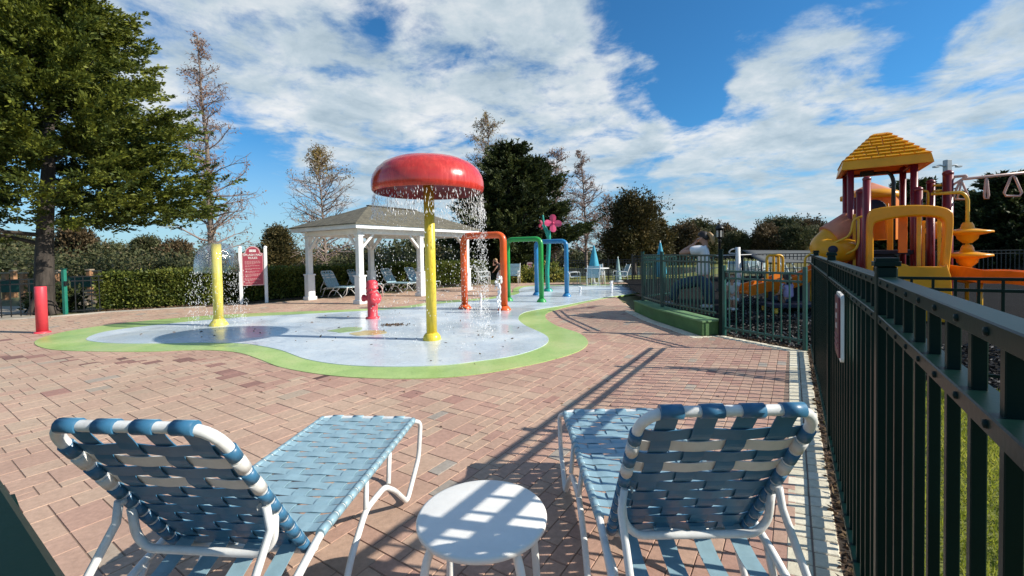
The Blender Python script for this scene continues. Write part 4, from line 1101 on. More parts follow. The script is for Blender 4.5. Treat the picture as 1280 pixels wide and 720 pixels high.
for i in (-1, 1): mb.box((i * .045, -.031, 1.60), (.085, .004, .035)); mb.box((i * .045, -.031, 1.56), (.085, .004, .03))
mb.build('emblem', M['sign_letter'], sn)
mb = MB(); rg2 = random.Random(8); z = 1.27; x0 = -bw_ / 2 + .075
widths = [.9, .98, .95, .62, 0, .9, .35, 0, .97, .45, 0, .92, .6, 0, .98, .9, .8, .35, 0, .85, .95, .5, 0, .7, .4]
for w_ in widths:
    if w_:
        x = x0; end = x0 + w_ * (bw_ - .15)
        while x < end - .01:
            l_ = min(rg2.uniform(.025, .075), end - x); mb.box((x + l_ / 2, -.031, z), (l_, .003, .012)); x += l_ + .011
    z -= .0275
mb.build('small_print', M['pink_letter'], sn)

# ================================================================== POOL FURNITURE IN THE BACKGROUND
def make_patio_chair(name, label, group):
    t = thing(name, label, 'chair', (0, 0, 0), 0, group); w = .27
    for s in (-1, 1):
        mb = MB().tube(fillet([(s * w, .22, 0), (s * w, .24, .40), (s * w, -.20, .36), (s * w, -.42, .92)], .05, 4), .016, 8); mb.build('side_frame', M['white'], t)
        MB().tube(fillet([(s * w, -.30, 0), (s * w, -.24, .58), (s * w, .22, .60), (s * w, .24, .40)], .05, 4), .015, 8).build('arm_rest', M['white'], t)
    mb = MB()
    for i in range(8): mb.box((0, -.18 + i * .055, .375 + .003 * i), (2 * w, .046, .006))
    mb.build('seat_straps', M['strap'], t)
    mb = MB(); a = math.atan2(.56, -.22)
    for i in range(9): mb.beam((-w, -.215 - i * .0225, .41 + i * .058), (w, -.215 - i * .0225, .41 + i * .058), .006, .046, (0, -.3, 1))
    mb.build('back_straps', M['strap'], t)
    return t
pc = G(605, 356.5); pch = make_patio_chair('patio_chair', 'blue strap patio chair facing right, seen through the orange arch', 'strap patio chairs round the pool')
pch.location = (pc.x, pc.y, 0); pch.rotation_euler = (0, 0, R(-80)); 
p = G(641, 356); dup(pch, (p.x, p.y, 0), R(170), 'blue strap patio chair with its back to us, seen through the green arch')
tp = G(748, 356.2); TX, TY = tp.x, tp.y + .3
for k, (dx, dy, rz, lab) in enumerate([(-.95, .1, -85, 'white framed chair left of the far umbrella table'), (-.28, -.62, -5, 'blue backed chair in front of the far umbrella table'), (.95, -.05, 95, 'white framed chair right of the far umbrella table'), (.2, .75, 175, 'chair behind the far umbrella table')]):
    dup(pch, (TX + dx, TY + dy, 0), R(rz), lab, .9)
def umbrella(px, py, top, y, lab, m, closed=True, w=.2, base=None):
    p = D(px, py, y); zt = D(px, top, y).z; zb = zt - 1.2 * (1 if closed == True else closed)
    t = thing('umbrella', lab, 'umbrella', (p.x, p.y, 0)); 
    MB().tube([(0, 0, 0), (0, 0, zt + .02)], .022, 8).build('pole', M['white'], t)
    prof = [(.02, zt), (.04, zt - .08), (w * .55, zt - .36 * (zt - zb)), (w * .92, zt - .72 * (zt - zb)), (w, zb + .14), (w * .72, zb)]
    n = 20; vs_, fs_ = [], []
    for r0, z in prof:
        for k in range(n):
            a = 2 * math.pi * k / n; f = 1 + (.22 if k % 2 else -.16) * min(1, (zt - z) / .4); vs_.append((r0 * f * math.cos(a), r0 * f * math.sin(a), z))
    for i in range(len(prof) - 1):
        for k in range(n): fs_.append((i * n + k, i * n + (k + 1) % n, i * n + n + (k + 1) % n, i * n + n + k))
    MB().add(vs_, fs_, True).build('canopy', m, t)
    MB().lathe([(0, zt + .08), (.02, zt + .05), (.012, zt)], n=8).build('finial', M['white'], t)
    MB().lathe([(.24, 0), (.24, .05), (.05, .09), (.03, .25), (0, .25)], n=16).build('base', M['grey_post'], t)
tt = thing('patio_table', 'white round table under the closed teal umbrella at the far fence', 'table', (TX, TY, 0))
MB().lathe([(.03, .66), (.50, .66), (.52, .675), (.50, .69), (.03, .69)], n=28).build('tabletop', M['plastic_white'], tt)
for k in range(4):
    c, s_ = math.cos(R(45 + 90 * k)), math.sin(R(45 + 90 * k)); MB().tube([(.36 * c, .36 * s_, .66), (.40 * c, .40 * s_, 0)], .018, 8).build('leg', M['plastic_white'], tt)
umbrella(742.5, 330, 306.5, TY, 'closed teal umbrella over the far white table', M['umb'], True, .19)
umbrella(825.5, 330, 303, 15.0, 'closed teal umbrella rising behind the green kerb fence', M['umb'], True, .17)
umbrella(772.5, 335, 322.5, 19.3, 'closed pale umbrella right of the far table', M['umb_pale'], True, .13)

# far black fence, lamp, shade sail
ff = thing('metal_fence', 'thin black picket fence at the back of the pool area, behind the far table', 'fence', (2, 20.6, 0))
a = G(699, 354.2); a = Vector((1.9, 20.7, 0)); b = Vector((4.6, 20.6, 0)); c_ = Vector((9.5, 20.4, 0))
for p, q_ in ((a, b), (b, (b + c_) / 2), ((b + c_) / 2, c_)):
    panel(ff, p, q_, .05, .98, .125, .02, 'black_metal', True); post(ff, p, 1.02, .05, False, 'black_metal', 0)
fr_ = thing('metal_fence', 'dark fence along the back of the playground, behind the play tower', 'fence', (8, 17.5, 0))
pp_ = [Vector((4.9, 17.6, 0)), Vector((8.2, 17.0, 0)), Vector((11.5, 16.4, 0)), Vector((14.8, 15.8, 0)), Vector((18.1, 15.2, 0)), Vector((21.4, 14.6, 0))]
for p, q_ in zip(pp_[:-1], pp_[1:]): panel(fr_, p, q_, .1, 1.18, .13, .022, 'black_metal', True); post(fr_, p, 1.25, .06, False, 'black_metal', 0)
lp_ = D(899.5, 320, 12.2); lt = thing('street_lamp', 'black lantern street lamp standing beyond the kerb fence', 'street lamp', (lp_.x, lp_.y, 0)); zt = D(899.5, 279, 12.2).z
mb = MB(); mb.lathe([(.09, 0), (.09, .25), (.05, .32), (.042, .5), (.038, zt - .52), (.06, zt - .50), (.03, zt - .46), (.05, zt - .43)], n=12); mb.build('pole', M['black_metal'], lt)
mb = MB(); mb.lathe([(.05, zt - .43), (.08, zt - .42), (.115, zt - .16), (.135, zt - .155), (.115, zt - .12), (.06, zt - .05), (.025, zt - .03), (.02, zt), (0, zt + .03)], n=6); mb.build('lantern', M['black_metal'], lt)
for k in range(6):
    a = R(60 * k + 30); MB().box((.092 * math.cos(a), .092 * math.sin(a), zt - .29), (.004, .055, .2), a).build('pane', M['glass'], lt)
# canvas shade over the seats behind the playground
sc0 = [D(930, 312.5, 18.6), D(1012, 315, 17.2), D(1050, 314, 17.4), D(1052, 327, 14.6), D(955, 327, 15.2)]
cv = thing('shade_sail', 'flat grey fabric shade canopy stretched behind the yellow play tower', 'canopy', (sc0[0].x, sc0[0].y, 0))
mb = MB(); n = 10; A0, A1, B0, B1 = D(928, 312.5, 17.5), D(1075, 313.5, 17.5), D(952, 328, 15.0), D(1090, 327, 15.0); vs_, fs_ = [], []
for i in range(n + 1):
    for j in range(n + 1):
        p = A0.lerp(A1, i / n).lerp(B0.lerp(B1, i / n), j / n); sag = .22 * math.sin(math.pi * i / n) * math.sin(math.pi * j / n); vs_ += [p - Vector((0, 0, sag)), p - Vector((0, 0, sag + .015))]
for i in range(n):
    for j in range(n):
        k = 2 * (i * (n + 1) + j); k2 = k + 2 * (n + 1); fs_ += [(k, k2, k2 + 2, k + 2), (k + 1, k + 3, k2 + 3, k2 + 1)]
for i in range(n):
    for j in (0, n):
        k = 2 * (i * (n + 1) + j); k2 = k + 2 * (n + 1); fs_.append((k, k + 1, k2 + 1, k2))
        k = 2 * (j * (n + 1) + i); fs_.append((k, k + 1, k + 3, k + 2))
mb.add(vs_, fs_, True).build('canvas', M['shade_cloth'], cv, True)
for p in (A0, A1, B0, B1): MB().tube([(p.x, p.y, 0), (p.x, p.y, p.z)], .04, 8).build('pole', M['black_metal'], cv, True)

for k, px in enumerate((918, 934, 949, 962, 990, 1003)):
    p = D(px, 345, 18.4 - k * .15); dup(pch, (p.x, p.y, 0), R(150 + 17 * k), 'pale strap chair in the row beyond the back playground fence', .95, 'pale chairs beyond the playground')
# left side: footbridge, posts and black fence behind the big tree
br = thing('footbridge', 'grey plank footbridge with wooden posts beyond the left end of the hedge', 'footbridge', (-15, 15, 0))
cap_l = [(6, 342, 15.5), (17, 339, 16.5), (29, 342, 14.5), (68, 342, 15.2), (73, 339, 16.4), (79, 341, 14.0), (112, 338, 15.0), (121, 339.5, 14.4)]
for (px, top, y) in cap_l:
    p = D(px, top, y); mb = MB().box((p.x, p.y, p.z / 2), (.14, .14, p.z)); mb.build('post', M['brick_post'], br, True)
    MB().box((p.x, p.y, p.z + .02), (.18, .18, .05)).build('post_cap', M['plank'], br, True)
p, q_ = D(79, 375, 14.1), D(124, 374, 14.3)
for py0, m_ in ((364, 'plank'), (368.5, 'plank'), (373, 'plank')):
    a, b = D(79, py0, 14.15), D(126, py0 - 1, 14.25); MB().beam(a, b, .05, .085).build('rail', M[m_], br, True)
a, b = D(79, 378.5, 14.15), D(126, 377.5, 14.25); MB().beam(a, b, 1.0, .10).build('deck', M['plank'], br, True)
a, b = D(79, 352.5, 14.4), D(122, 351.5, 14.5); MB().beam(a, b, .03, .36).build('windscreen', M['green_cloth'], br, True)
a, b = D(-40, 358, 15), D(50, 357, 15.2); MB().beam(a, b, .03, .45).build('windscreen', M['green_cloth'], br, True)
lf = thing('metal_fence', 'black picket fence behind the red post at the far left edge', 'fence', (-12, 11, 0))
a, b = G(-60, 404) + Vector((0, .25, 0)), G(30, 397.5) + Vector((0, .25, 0)); panel(lf, a, b, .03, .95, .155, .02, 'black_metal')
lf2 = thing('metal_fence', 'black picket fence in front of the plank footbridge', 'fence', (-11, 11.5, 0))
a, b = G(80, 394.5) + Vector((0, .2, 0)), G(121, 391.5) + Vector((0, .2, 0)); panel(lf2, a, b, .03, .98, .125, .02, 'black_metal')
p = G(77, 394) + Vector((0, .1, 0)); gp = thing('gate_post', 'bright green metal gate post beside the big tree trunk', 'post', (p.x, p.y, 0))
MB().box((0, 0, .58), (.075, .075, 1.16)).build('shaft', mat('bright_green_metal', (.02, .20, .14), .45, .12, 5), gp); MB().box((0, 0, 1.18), (.095, .095, .03)).build('cap', M['green_metal_lit'], gp)
MB().box((.05, -.02, .8), (.05, .05, .12)).build('latch', M['black_metal'], gp)
kind(MB().prism([(p.x, p.y) for p in (G(-60, 402) + Vector((0, .3, 0)), G(40, 397.5) + Vector((0, .3, 0)), D(40, 385, 13.5), D(-80, 386, 13.5))], -.05, -.012).build('sandy_path', mat('pale_sand', (.40, .35, .27), .9, .12, 3, bump=.2)), 'structure')
# small sign and thatched shade far beyond
p = G(662.5, 352.5); p.y += 1.2; p = D(662.5, 352, p.y); st_ = thing('sign', 'small pale sign on a short post among the yellow shrubs', 'sign', (p.x, p.y, 0))
zc = D(662.5, 332, p.y).z; MB().box((0, 0, zc / 2), (.06, .06, zc)).build('post', M['trim'], st_); MB().plate(rrect(.28, .34, .05), (0, -.04, zc), (1, 0, 0), (0, 0, 1), .03).build('plate', mat('pale_pink_sign', (.6, .40, .38), .5, .1), st_)
mb = MB(); mb.box((0, -.058, zc + .06), (.14, .004, .05)); mb.box((0, -.058, zc - .05), (.18, .004, .03)); mb.build('mark', M['sign_red'], st_)
p = D(652, 340, 27); th = thing('thatch_shelter', 'small dark thatched shelter beyond the yellow shrubs', 'shelter', (p.x, p.y, 0)); zt = D(652, 326, 27).z
MB().lathe([(0, zt), (.2, zt - .08), (.45, zt - .22), (.66, zt - .42), (.68, zt - .48), (.6, zt - .47)], n=20).build('roof', mat('dark_thatch', (.035, .03, .025), .95, .3, 12), th)
MB().tube([(0, 0, 0), (0, 0, zt - .2)], .06, 8).build('pole', M['bark'], th)

# ================================================================== PLAYGROUND
PO_ = Vector((6.17, 8.05, 0)); PG = .19
pl = thing('play_tower', 'orange and maroon play tower with tiled pyramid roof and slides behind the fence', 'play structure', PO_, VROT)
def onp(px, py, y0):
    """local (x, y0, z) where a sight line meets the tower's vertical plane y = y0"""
    d = ray(px, py); o = PO_ + U * y0; t = (o - CAM).dot(U) / d.dot(U); p = CAM + d * t; q = p - PO_
    return Vector((q.dot(V), y0, p.z))
def onx(px, py, x0):
    d = ray(px, py); o = PO_ + V * x0; t = (o - CAM).dot(V) / d.dot(V); p = CAM + d * t; q = p - PO_
    return Vector((x0, q.dot(U), p.z))
# pyramid roof with real raised tiles
ex_ = 1.2; zE0 = onp(1054, 213, 0).z; zE1 = zE0 + .155; zAp = onp(1104, 167, .6).z; cxr, cyr = ex_ / 2, ex_ / 2
def roof_quad(k, t):     # ring corner k at height fraction t
    s = (1 - t) * .5 * ex_ + t * .09; sx, sy = [(-1, -1), (1, -1), (1, 1), (-1, 1)][k]; return Vector((cxr + sx * s, cyr + sy * s, zE1 + (zAp - zE1) * t))
mb = MB(); R0 = [Vector((p[0], p[1], zE0)) for p in ((-.03, -.03), (ex_ + .03, -.03), (ex_ + .03, ex_ + .03), (-.03, ex_ + .03))]
R1 = [roof_quad(k, 0) for k in range(4)]; R2 = [roof_quad(k, 1) for k in range(4)]; RI = [Vector((cxr + (p.x - cxr) * .9, cyr + (p.y - cyr) * .9, zE0)) for p in R0]; RJ = [Vector((cxr + (p.x - cxr) * .35, cyr + (p.y - cyr) * .35, zE0 + .33)) for p in R0]; LN = [Vector((cxr + (p.x - cxr) * .89, cyr + (p.y - cyr) * .89, zE0 - .004)) for p in R0]
vs_ = R0 + R1 + R2 + RI + RJ; fs_ = [(8, 9, 10, 11), (16, 19, 18, 17)]
for k in range(4):
    k2 = (k + 1) % 4; fs_ += [(k, k2, 4 + k2, 4 + k), (4 + k, 4 + k2, 8 + k2, 8 + k), (k2, k, 12 + k, 12 + k2), (12 + k2, 12 + k, 16 + k, 16 + k2)]
rf2 = mb.add(vs_, fs_).build('roof', M['p_yellow'], pl)
lv = LN + [Vector((cxr + (p.x - cxr) * .35, cyr + (p.y - cyr) * .35, zE0 + .31)) for p in R0]
MB().add(lv, [(k, (k + 1) % 4, 4 + (k + 1) % 4, 4 + k) for k in range(4)] + [(4, 5, 6, 7)]).build('roof_glow_sheet', M['p_orange'], pl)  # added orange sheet, stands in for light glowing under the roof
mb = MB(); NR = 8
for k in range(4):
    k2 = (k + 1) % 4; nrm = (R1[k2] - R1[k]).cross(R2[k] - R1[k]).normalized()
    for r_ in range(NR):
        a0, b0 = roof_quad(k, r_ / NR + .012), roof_quad(k2, r_ / NR + .012); a1, b1 = roof_quad(k, (r_ + 1) / NR - .012), roof_quad(k2, (r_ + 1) / NR - .012)
        m_ = max(2, int(round((b0 - a0).length / .19))); off_ = .5 if r_ % 2 else 0
        for c in range(-1, m_ + 1):
            t0, t1 = max(0.0, (c + off_ + .05) / m_), min(1.0, (c + off_ + .95) / m_)
            if t1 - t0 < .05: continue
            q0_, q1_, q2_, q3_ = a0.lerp(b0, t0), a0.lerp(b0, t1), a1.lerp(b1, t1), a1.lerp(b1, t0); base = [q0_, q1_, q2_, q3_]; topq = [q0_ + nrm * .028, q1_ + nrm * .028, q2_ + nrm * .006, q3_ + nrm * .006]
            mb.add(base + topq, [(4, 5, 6, 7), (0, 1, 5, 4), (1, 2, 6, 5), (2, 3, 7, 6), (3, 0, 4, 7)])
mb.build('tiles', M['p_yellow'], rf2)
def ppost(x, y, z1, r=.052, m='maroon', z0=.0, cap=True):
    mb = MB().tube([(x, y, z0), (x, y, z1)], r, 14)
    if cap: mb.ball((x, y, z1), r * 1.12, 12, 8, (1, 1, .8))
    return mb.build('post', M[m], pl)
for x, y in ((.12, .12), (1.0, .12), (.12, 1.08), (1.0, 1.08)): ppost(x, y, zE0 + .12, cap=False)
MB().tube([(.12, .12, zE0 + .02), (1.0, .12, zE0 + .02), (1.0, 1.08, zE0 + .02), (.12, 1.08, zE0 + .02)], .03, 8, closed=True).build('roof_beam', M['maroon'], pl)
for px, top, y0 in ((1075, 240, -.12), (1083.5, 224, -.45), (1148, 237, .05), (1163.5, 228, .35), (1185, 217, .25), (1070, 250, .5)):
    q = onp(px, top, y0); ppost(q.x, q.y, q.z, .058 if px != 1185 else .07)
DK = 1.28
MB().box((.56, .60, DK), (1.05, 1.1, .07)).build('deck', M['navy'], pl)
stx = onp(1103, 310, -.2).x; mb = MB()
for i in range(6):
    mb.box((stx, .12 - i * .11, DK - .17 * (i + 1)), (.44, .14, .05)); mb.box((stx, .18 - i * .11, DK - .085 - .17 * (i)), (.44, .02, .15))
mb.build('steps', M['navy'], pl)
a, b = onp(1090, 333, -.5), onp(1138, 333, -.5); MB().box(((a.x + b.x) / 2, -.30, .55), (b.x - a.x + .25, .6, .32)).build('lower_deck', M['navy'], pl)
# big yellow arch panel
AY = -.62
def arch_pts(P, n): return catmull([onp(px, py, AY) for px, py in P], n, False)
outer = [(1083, 345), (1083, 300), (1085, 268), (1097, 260.5), (1130, 257), (1165, 257.5), (1186, 263), (1190, 275), (1188, 305), (1184, 345)]
inner = [(1091, 345), (1091, 305), (1091, 283), (1100, 277), (1130, 271.5), (1160, 271), (1176, 275), (1179.5, 286), (1178, 310), (1174, 345)]
oo, ii = arch_pts(outer, 6), arch_pts(inner, 6); vs_, fs_ = [], []
for p, q in zip(oo, ii):
    for w_, h in ((p, -.11), (p, .11), (q, .11), (q, -.11)): vs_.append(w_ + Vector((0, h, 0)))
for i in range(len(oo) - 1):
    for k in range(4): fs_.append((i * 4 + k, i * 4 + (k + 1) % 4, i * 4 + 4 + (k + 1) % 4, i * 4 + 4 + k))
fs_ += [(0, 1, 2, 3), tuple(len(vs_) - 4 + k for k in range(4))]
apn = MB().add(vs_, fs_).build('arch_panel', M['p_yellow'], pl)
bv_ = apn.modifiers.new('bevel', 'BEVEL'); bv_.width = .03; bv_.segments = 3; bv_.limit_method = 'ANGLE'
# orange base of the arch and flared apron
P = [(1117, 335), (1121, 330), (1132, 330), (1136, 333), (1180, 333.5), (1183, 330), (1188, 345), (1192, 382), (1119, 382)]
q_ = [onp(px, py, AY - .22) for px, py in P]
for k_ in (-1, -2): q_[k_].z = .12
vs_ = [p + Vector((0, h, 0)) for h in (-.05, .25) for p in q_]; n_ = len(P)
tri = tessellate_polygon([[Vector((p.x, p.z, 0)) for p in q_]])
apr = MB().add(vs_, [tuple(t) for t in tri] + [tuple(i + n_ for i in t) for t in tri] + [(i, (i + 1) % n_, (i + 1) % n_ + n_, i + n_) for i in range(n_)]).build('apron', M['p_yellow'], pl)
bv_ = apr.modifiers.new('bevel', 'BEVEL'); bv_.width = .02; bv_.segments = 2; bv_.limit_method = 'ANGLE'
# upright panels
for px0, px1, t_, b_, y0, m in ((1123, 1134, 268, 316, -.22, 'p_orange'), (1146, 1151, 268, 333, -.25, 'p_yel2'), (1152.5, 1156, 276, 333, -.2, 'p_yellow'), (1066, 1073, 268, 335, .05, 'p_yel2'), (1172, 1176, 274, 333, -.3, 'p_yel2'), (1109, 1116, 268, 316, .4, 'p_yellow')):
    a, b = onp(px0, t_, y0), onp(px1, b_, y0); MB().box(((a.x + b.x) / 2, y0, (a.z + b.z) / 2), (b.x - a.x, .05, a.z - b.z)).build('panel', M[m], pl)
# second tower: hooded slide entrance behind
hx = onp(1090, 260, 1.9); hz0, hz1 = onp(1090, 300, 1.9).z, onp(1090, 247, 1.9).z; tip = onp(1089, 228, 1.9).z
n6 = [(math.cos(R(60 * k + 12)), math.sin(R(60 * k + 12))) for k in range(6)]; rh_ = .50
mb = MB(); vs_ = [(hx.x + c * rh_, 1.9 + s_ * rh_, z) for z in (hz0, hz1) for c, s_ in n6]; mb.add(vs_, [(k, (k + 1) % 6, 6 + (k + 1) % 6, 6 + k) for k in range(6)]); mb.build('hood_wall', M['p_orange'], pl)
mb = MB(); mb.lathe([(rh_ * 1.0, hz1 - .05), (rh_ * 1.1, hz1 - .04), (rh_ * 1.1, hz1 + .06), (rh_ * .7, hz1 + .15), (rh_ * .62, hz1 + .13)], (hx.x, 1.9, 0), 6); mb.build('hood_rim', M['p_yellow'], pl)
mb = MB(); mb.lathe([(rh_ * 1.0, hz1 + .07), (0, tip)], (hx.x, 1.9, 0), 6); mb.build('hood_roof', M['salmon'], pl)
c_ = onp(1093, 258, 1.35); mb = MB(); mb.lathe([(.20, 0), (.20, .03), (0, .032)], (c_.x, 1.38, c_.z - .06), 20, (-.2, -1, 0)); mb.build('hood_opening', M['navy'], pl)
c0, c1 = onp(1108, 258, 1.45), onp(1113, 315, .9); MB().beam(c0, c1, .05, .22).build('hood_side', M['p_yellow'], pl)
# tube slide on the left : sun-faded tube, yellow elbow and open chute
q0, q1, q2 = onp(1063, 281, .30), onp(1038, 296, .16), onp(1030, 303, .1)
MB().tube([q0 + (q0 - q1) * .1, q1, q1 + (q1 - q0) * .06], [.25, .245, .245], 20).build('slide_tube', M['salmon'], pl)
el = catmull([onp(1046, 291, .2), onp(1036, 300, .12), onp(1029, 308, .0), onp(1033, 313.5, -.12), onp(1046, 314, -.1), onp(1060, 312, .1)], 6, False)
MB().tube(el, .215, 20).build('slide_elbow', M['p_yellow'], pl)
wn = onp(1040.5, 312, -.21); MB().lathe([(.075, 0), (.07, .02), (0, .021)], wn + Vector((0, -.13, .0)), 16, (-.1, -1, .1)).build('slide_window', M['navy'], pl)
def chute(pts, w, h, m, name):
    mb = MB(); prof = [(-w, h), (-w * .9, 0), (w * .9, 0), (w, h), (w + .05, h), (w * .98, -.05), (-w * .98, -.05), (-w - .05, h)]; vs_, fs_ = [], []
    for i, p in enumerate(pts):
        t = (pts[min(i + 1, len(pts) - 1)] - pts[max(0, i - 1)]); sd = Vector((-t.y, t.x, 0)).normalized(); up = t.cross(sd).normalized(); up = up if up.z > 0 else -up
        vs_ += [p + sd * a + up * b for a, b in prof]
    k_ = len(prof)
    for i in range(len(pts) - 1): fs_ += [(i * k_ + k, i * k_ + (k + 1) % k_, (i + 1) * k_ + (k + 1) % k_, (i + 1) * k_ + k) for k in range(k_)]
    fs_ += [tuple(range(k_)), tuple((len(pts) - 1) * k_ + k for k in range(k_))]
    return mb.add(vs_, fs_).build(name, m, pl)
chute(catmull([onp(1062, 318, .25), onp(1040, 331, .15), onp(1015, 345, .05), onp(990, 356, .0), onp(965, 362, .0)], 5, False), .20, .16, M['p_orange'], 'slide_chute')
chute(catmull([onp(1186, 338, -.2), onp(1200, 343, -.3), onp(1225, 349, -.35), onp(1262, 350, -.4), onp(1300, 356, -.5), onp(1335, 378, -.55), onp(1375, 392, -.6)], 5, False), .2, .15, M['p_orange'], 'slide_chute')
for q in (onp(1015, 345, .05), onp(970, 360, .0), onp(1225, 349, -.35), onp(1290, 355, -.48)):
    MB().tube([(q.x, q.y, .1), (q.x, q.y, q.z - .03)], .035, 10).build('support_leg', M['p_yel2'], pl)
# handrails on the left
for rail in ([(1005, 354), (1006.5, 322), (1012, 318), (1060, 296), (1064, 290), (1067, 275), (1075, 271), (1082, 271)], [(1030, 330), (1052, 320), (1070, 312), (1073, 303), (1073, 273)]):
    MB().tube(fillet([onp(px, py, -.25) for px, py in rail], .06, 4), .02, 8).build('handrail', M['p_yel2'], pl)
MB().tube(fillet([onp(1152, 262, .3), onp(1152, 240, .3), onp(1156, 238, .3), onp(1160, 240, .3), onp(1160, 262, .3)], .05, 4), .018, 8).build('handrail', M['p_yel2'], pl)
for y_ in (232, 239): MB().tube([onp(1166, y_, .3), onp(1182, y_ - 1, .3)], .018, 8).build('rung', M['p_yel2'], pl)
# black speaking-tube arm
MB().tube(fillet([onp(1116, 312, .75), onp(1117, 225, .75), onp(1112, 215, .75), onp(1090, 217, .75)], .2, 6), .032, 10).build('periscope_pipe', M['black_metal'], pl)
a, b = onp(1075, 218, .75), onp(1092, 218, .75); MB().box(((a.x + b.x) / 2, .75, a.z), (b.x - a.x, .14, .10)).build('periscope_box', M['black_metal'], pl)
MB().ball(onp(1171, 288, .9), .16, 14, 10).build('bubble_panel', M['p_yellow'], pl)

# pod climber
sp = onp(1209, 317, -.1); pw = PO_ + V * sp.x + U * sp.y
pc_ = thing('pod_climber', 'yellow climbing pole with two mushroom shaped pod steps right of the play tower', 'climber', (pw.x, pw.y, 0), VROT)
def oz(py): return D(1209, py, pw.y).z
kx = lambda px: (px - 1209) / FPX * pw.y
MB().tube(fillet([(0, 0, .1), (0, 0, oz(248)), (-.06, 0, oz(240)), (-.42, .1, oz(239))], .16, 6), .026, 12).build('pole', M['p_yel2'], pc_)
for zt_, zb in ((278, 304), (306, 334)):
    z1, z0 = oz(zt_), oz(zb); h = z1 - z0
    MB().lathe([(.055, z1), (.075, z1 - h * .12), (.085, z1 - h * .28), (.18, z1 - h * .36), (.295, z1 - h * .42), (.30, z1 - h * .50), (.22, z1 - h * .56), (.135, z1 - h * .62), (.125, z1 - h * .78), (.06, z1 - h * .98), (.05, z0)], n=28).build('pod', M['p_yellow'], pc_)
MB().lathe([(.05, oz(333)), (.09, oz(337)), (.11, oz(346)), (.16, oz(350)), (.16, oz(352)), (.04, oz(354))], n=24).build('foot_step', M['p_yellow'], pc_)
# overhead ring ladder
a0 = onp(1186, 226, .25); pa0 = PO_ + V * a0.x + U * a0.y
rg_ = thing('ring_ladder', 'pale overhead rail with hanging triangular rings at the right edge', 'overhead ladder', (pa0.x, pa0.y, 0), VROT)
def ro(px, py, y0=.25): p = onp(px, py, y0); return Vector((p.x - a0.x, y0 - a0.y, p.z))
far = ro(1300, 214.5); far2 = far
MB().tube(fillet([ro(1187, 231), ro(1192, 221), ro(1209, 219.5), ro(1203, 224), ro(1290, 215)], .03, 3), .024, 10).build('rail', M['rail_pink'], rg_)
MB().tube([ro(1188, 233), ro(1209, 220)], .017, 8).build('brace', M['rail_pink'], rg_)
MB().tube([ro(1196, 250), ro(1203, 224)], .014, 8).build('brace', M['rail_pink'], rg_)
for (cx, top, bot, w) in ((1201, 226, 249, 9), (1233, 221.5, 248, 2.6), (1266, 219, 245, 11), (1296, 217, 243, 11)):
    pts = [ro(cx, top), ro(cx - w * .25, top + 3), ro(cx - w, bot - 4), ro(cx - w * .8, bot), ro(cx + w * .8, bot), ro(cx + w, bot - 4), ro(cx + w * .25, top + 3)]
    MB().tube(pts, .017, 8, closed=True).build('ring', M['rail_pink'], rg_)
e_ = PO_ + V * (a0.x + far.x + .2) + U * (a0.y + far.y); 
MB().tube([(far.x + .2, far.y, 0), (far.x + .2, far.y, far.z + .1)], .06, 12).build('post', M['maroon'], rg_)
# smaller yellow play piece on the left with rails
g0 = D(972, 360, 8.8); yp_ = thing('toddler_slide', 'small yellow slide with looped handrails left of the play tower', 'slide', (g0.x, g0.y, 0))
def yl(px, py, y=8.8): p = D(px, py, y); return p - Vector((g0.x, g0.y, 0))
for px0, px1, dy in ((958.5, 978.5, 0), (967, 973, .3)):
    MB().tube(fillet([yl(px0, 372, 8.8 + dy), yl(px0, 319, 8.8 + dy), yl(px1, 319, 8.8 + dy), yl(px1, 372, 8.8 + dy)], .09, 5), .026, 10).build('handrail', M['p_yel2'], yp_)
mb = MB(); 
pts = [yl(985, 350, 8.8), yl(966, 357, 8.7), yl(948, 363, 8.6), yl(929, 366, 8.5)]
for s_ in (-1, 1): mb.beam(pts[0] + Vector((0, .2 * s_, .06)), pts[1] + Vector((0, .2 * s_, .06)), .04, .2); mb.beam(pts[1] + Vector((0, .2 * s_, .05)), pts[3] + Vector((0, .2 * s_, .05)), .04, .2)
for p, q in zip(pts[:-1], pts[1:]): mb.beam(p, q, .38, .04)
mb.build('chute', M['p_orange'], yp_)
MB().box(yl(990, 358) + Vector((0, .2, -.1)), (.5, .6, .5)).build('platform', M['navy'], yp_)
# low dark platform the seated child uses, white play post and lamp far behind
d0 = D(990, 378, 7.9); lp2 = thing('low_platform', 'low dark blue play platform under the seated child', 'platform', (d0.x, d0.y, 0))
MB().box((.05, .1, .34), (.95, .55, .06)).build('top', M['navy'], lp2)
for x in (-.35, .45):
    for y in (-.1, .3): MB().tube([(x, y, .1), (x, y, .32)], .03, 8).build('leg', M['p_yel2'], lp2)
p = D(922.5, 330, 9.6); wp = thing('play_post', 'white play post with small side arms behind the gate panel', 'play post', (p.x, p.y, 0)); zt = D(922.5, 309, 9.6).z
mb = MB().tube([(0, 0, .1), (0, 0, zt)], .05, 14); mb.build('shaft', M['white'], wp)
MB().tube(fillet([(-.05, 0, zt - .14), (-.22, 0, zt - .13), (-.16, 0, zt - .05), (-.02, 0, zt - .03)], .05, 4), .014, 8).build('side_loop', M['grey_post'], wp)
MB().tube([(-.45, .05, zt - .18), (.45, .05, zt - .17)], .013, 8).build('cross_arm', M['grey_post'], wp)
p = D(1184, 213, 26); fl_ = thing('lamp_post', 'tall pale pole with two short arms far behind the maroon posts', 'lamp post', (p.x, p.y, 0)); zt = D(1184, 200, 26).z
MB().box((0, 0, zt / 2), (.30, .30, zt)).build('pole', M['grey_post'], fl_)
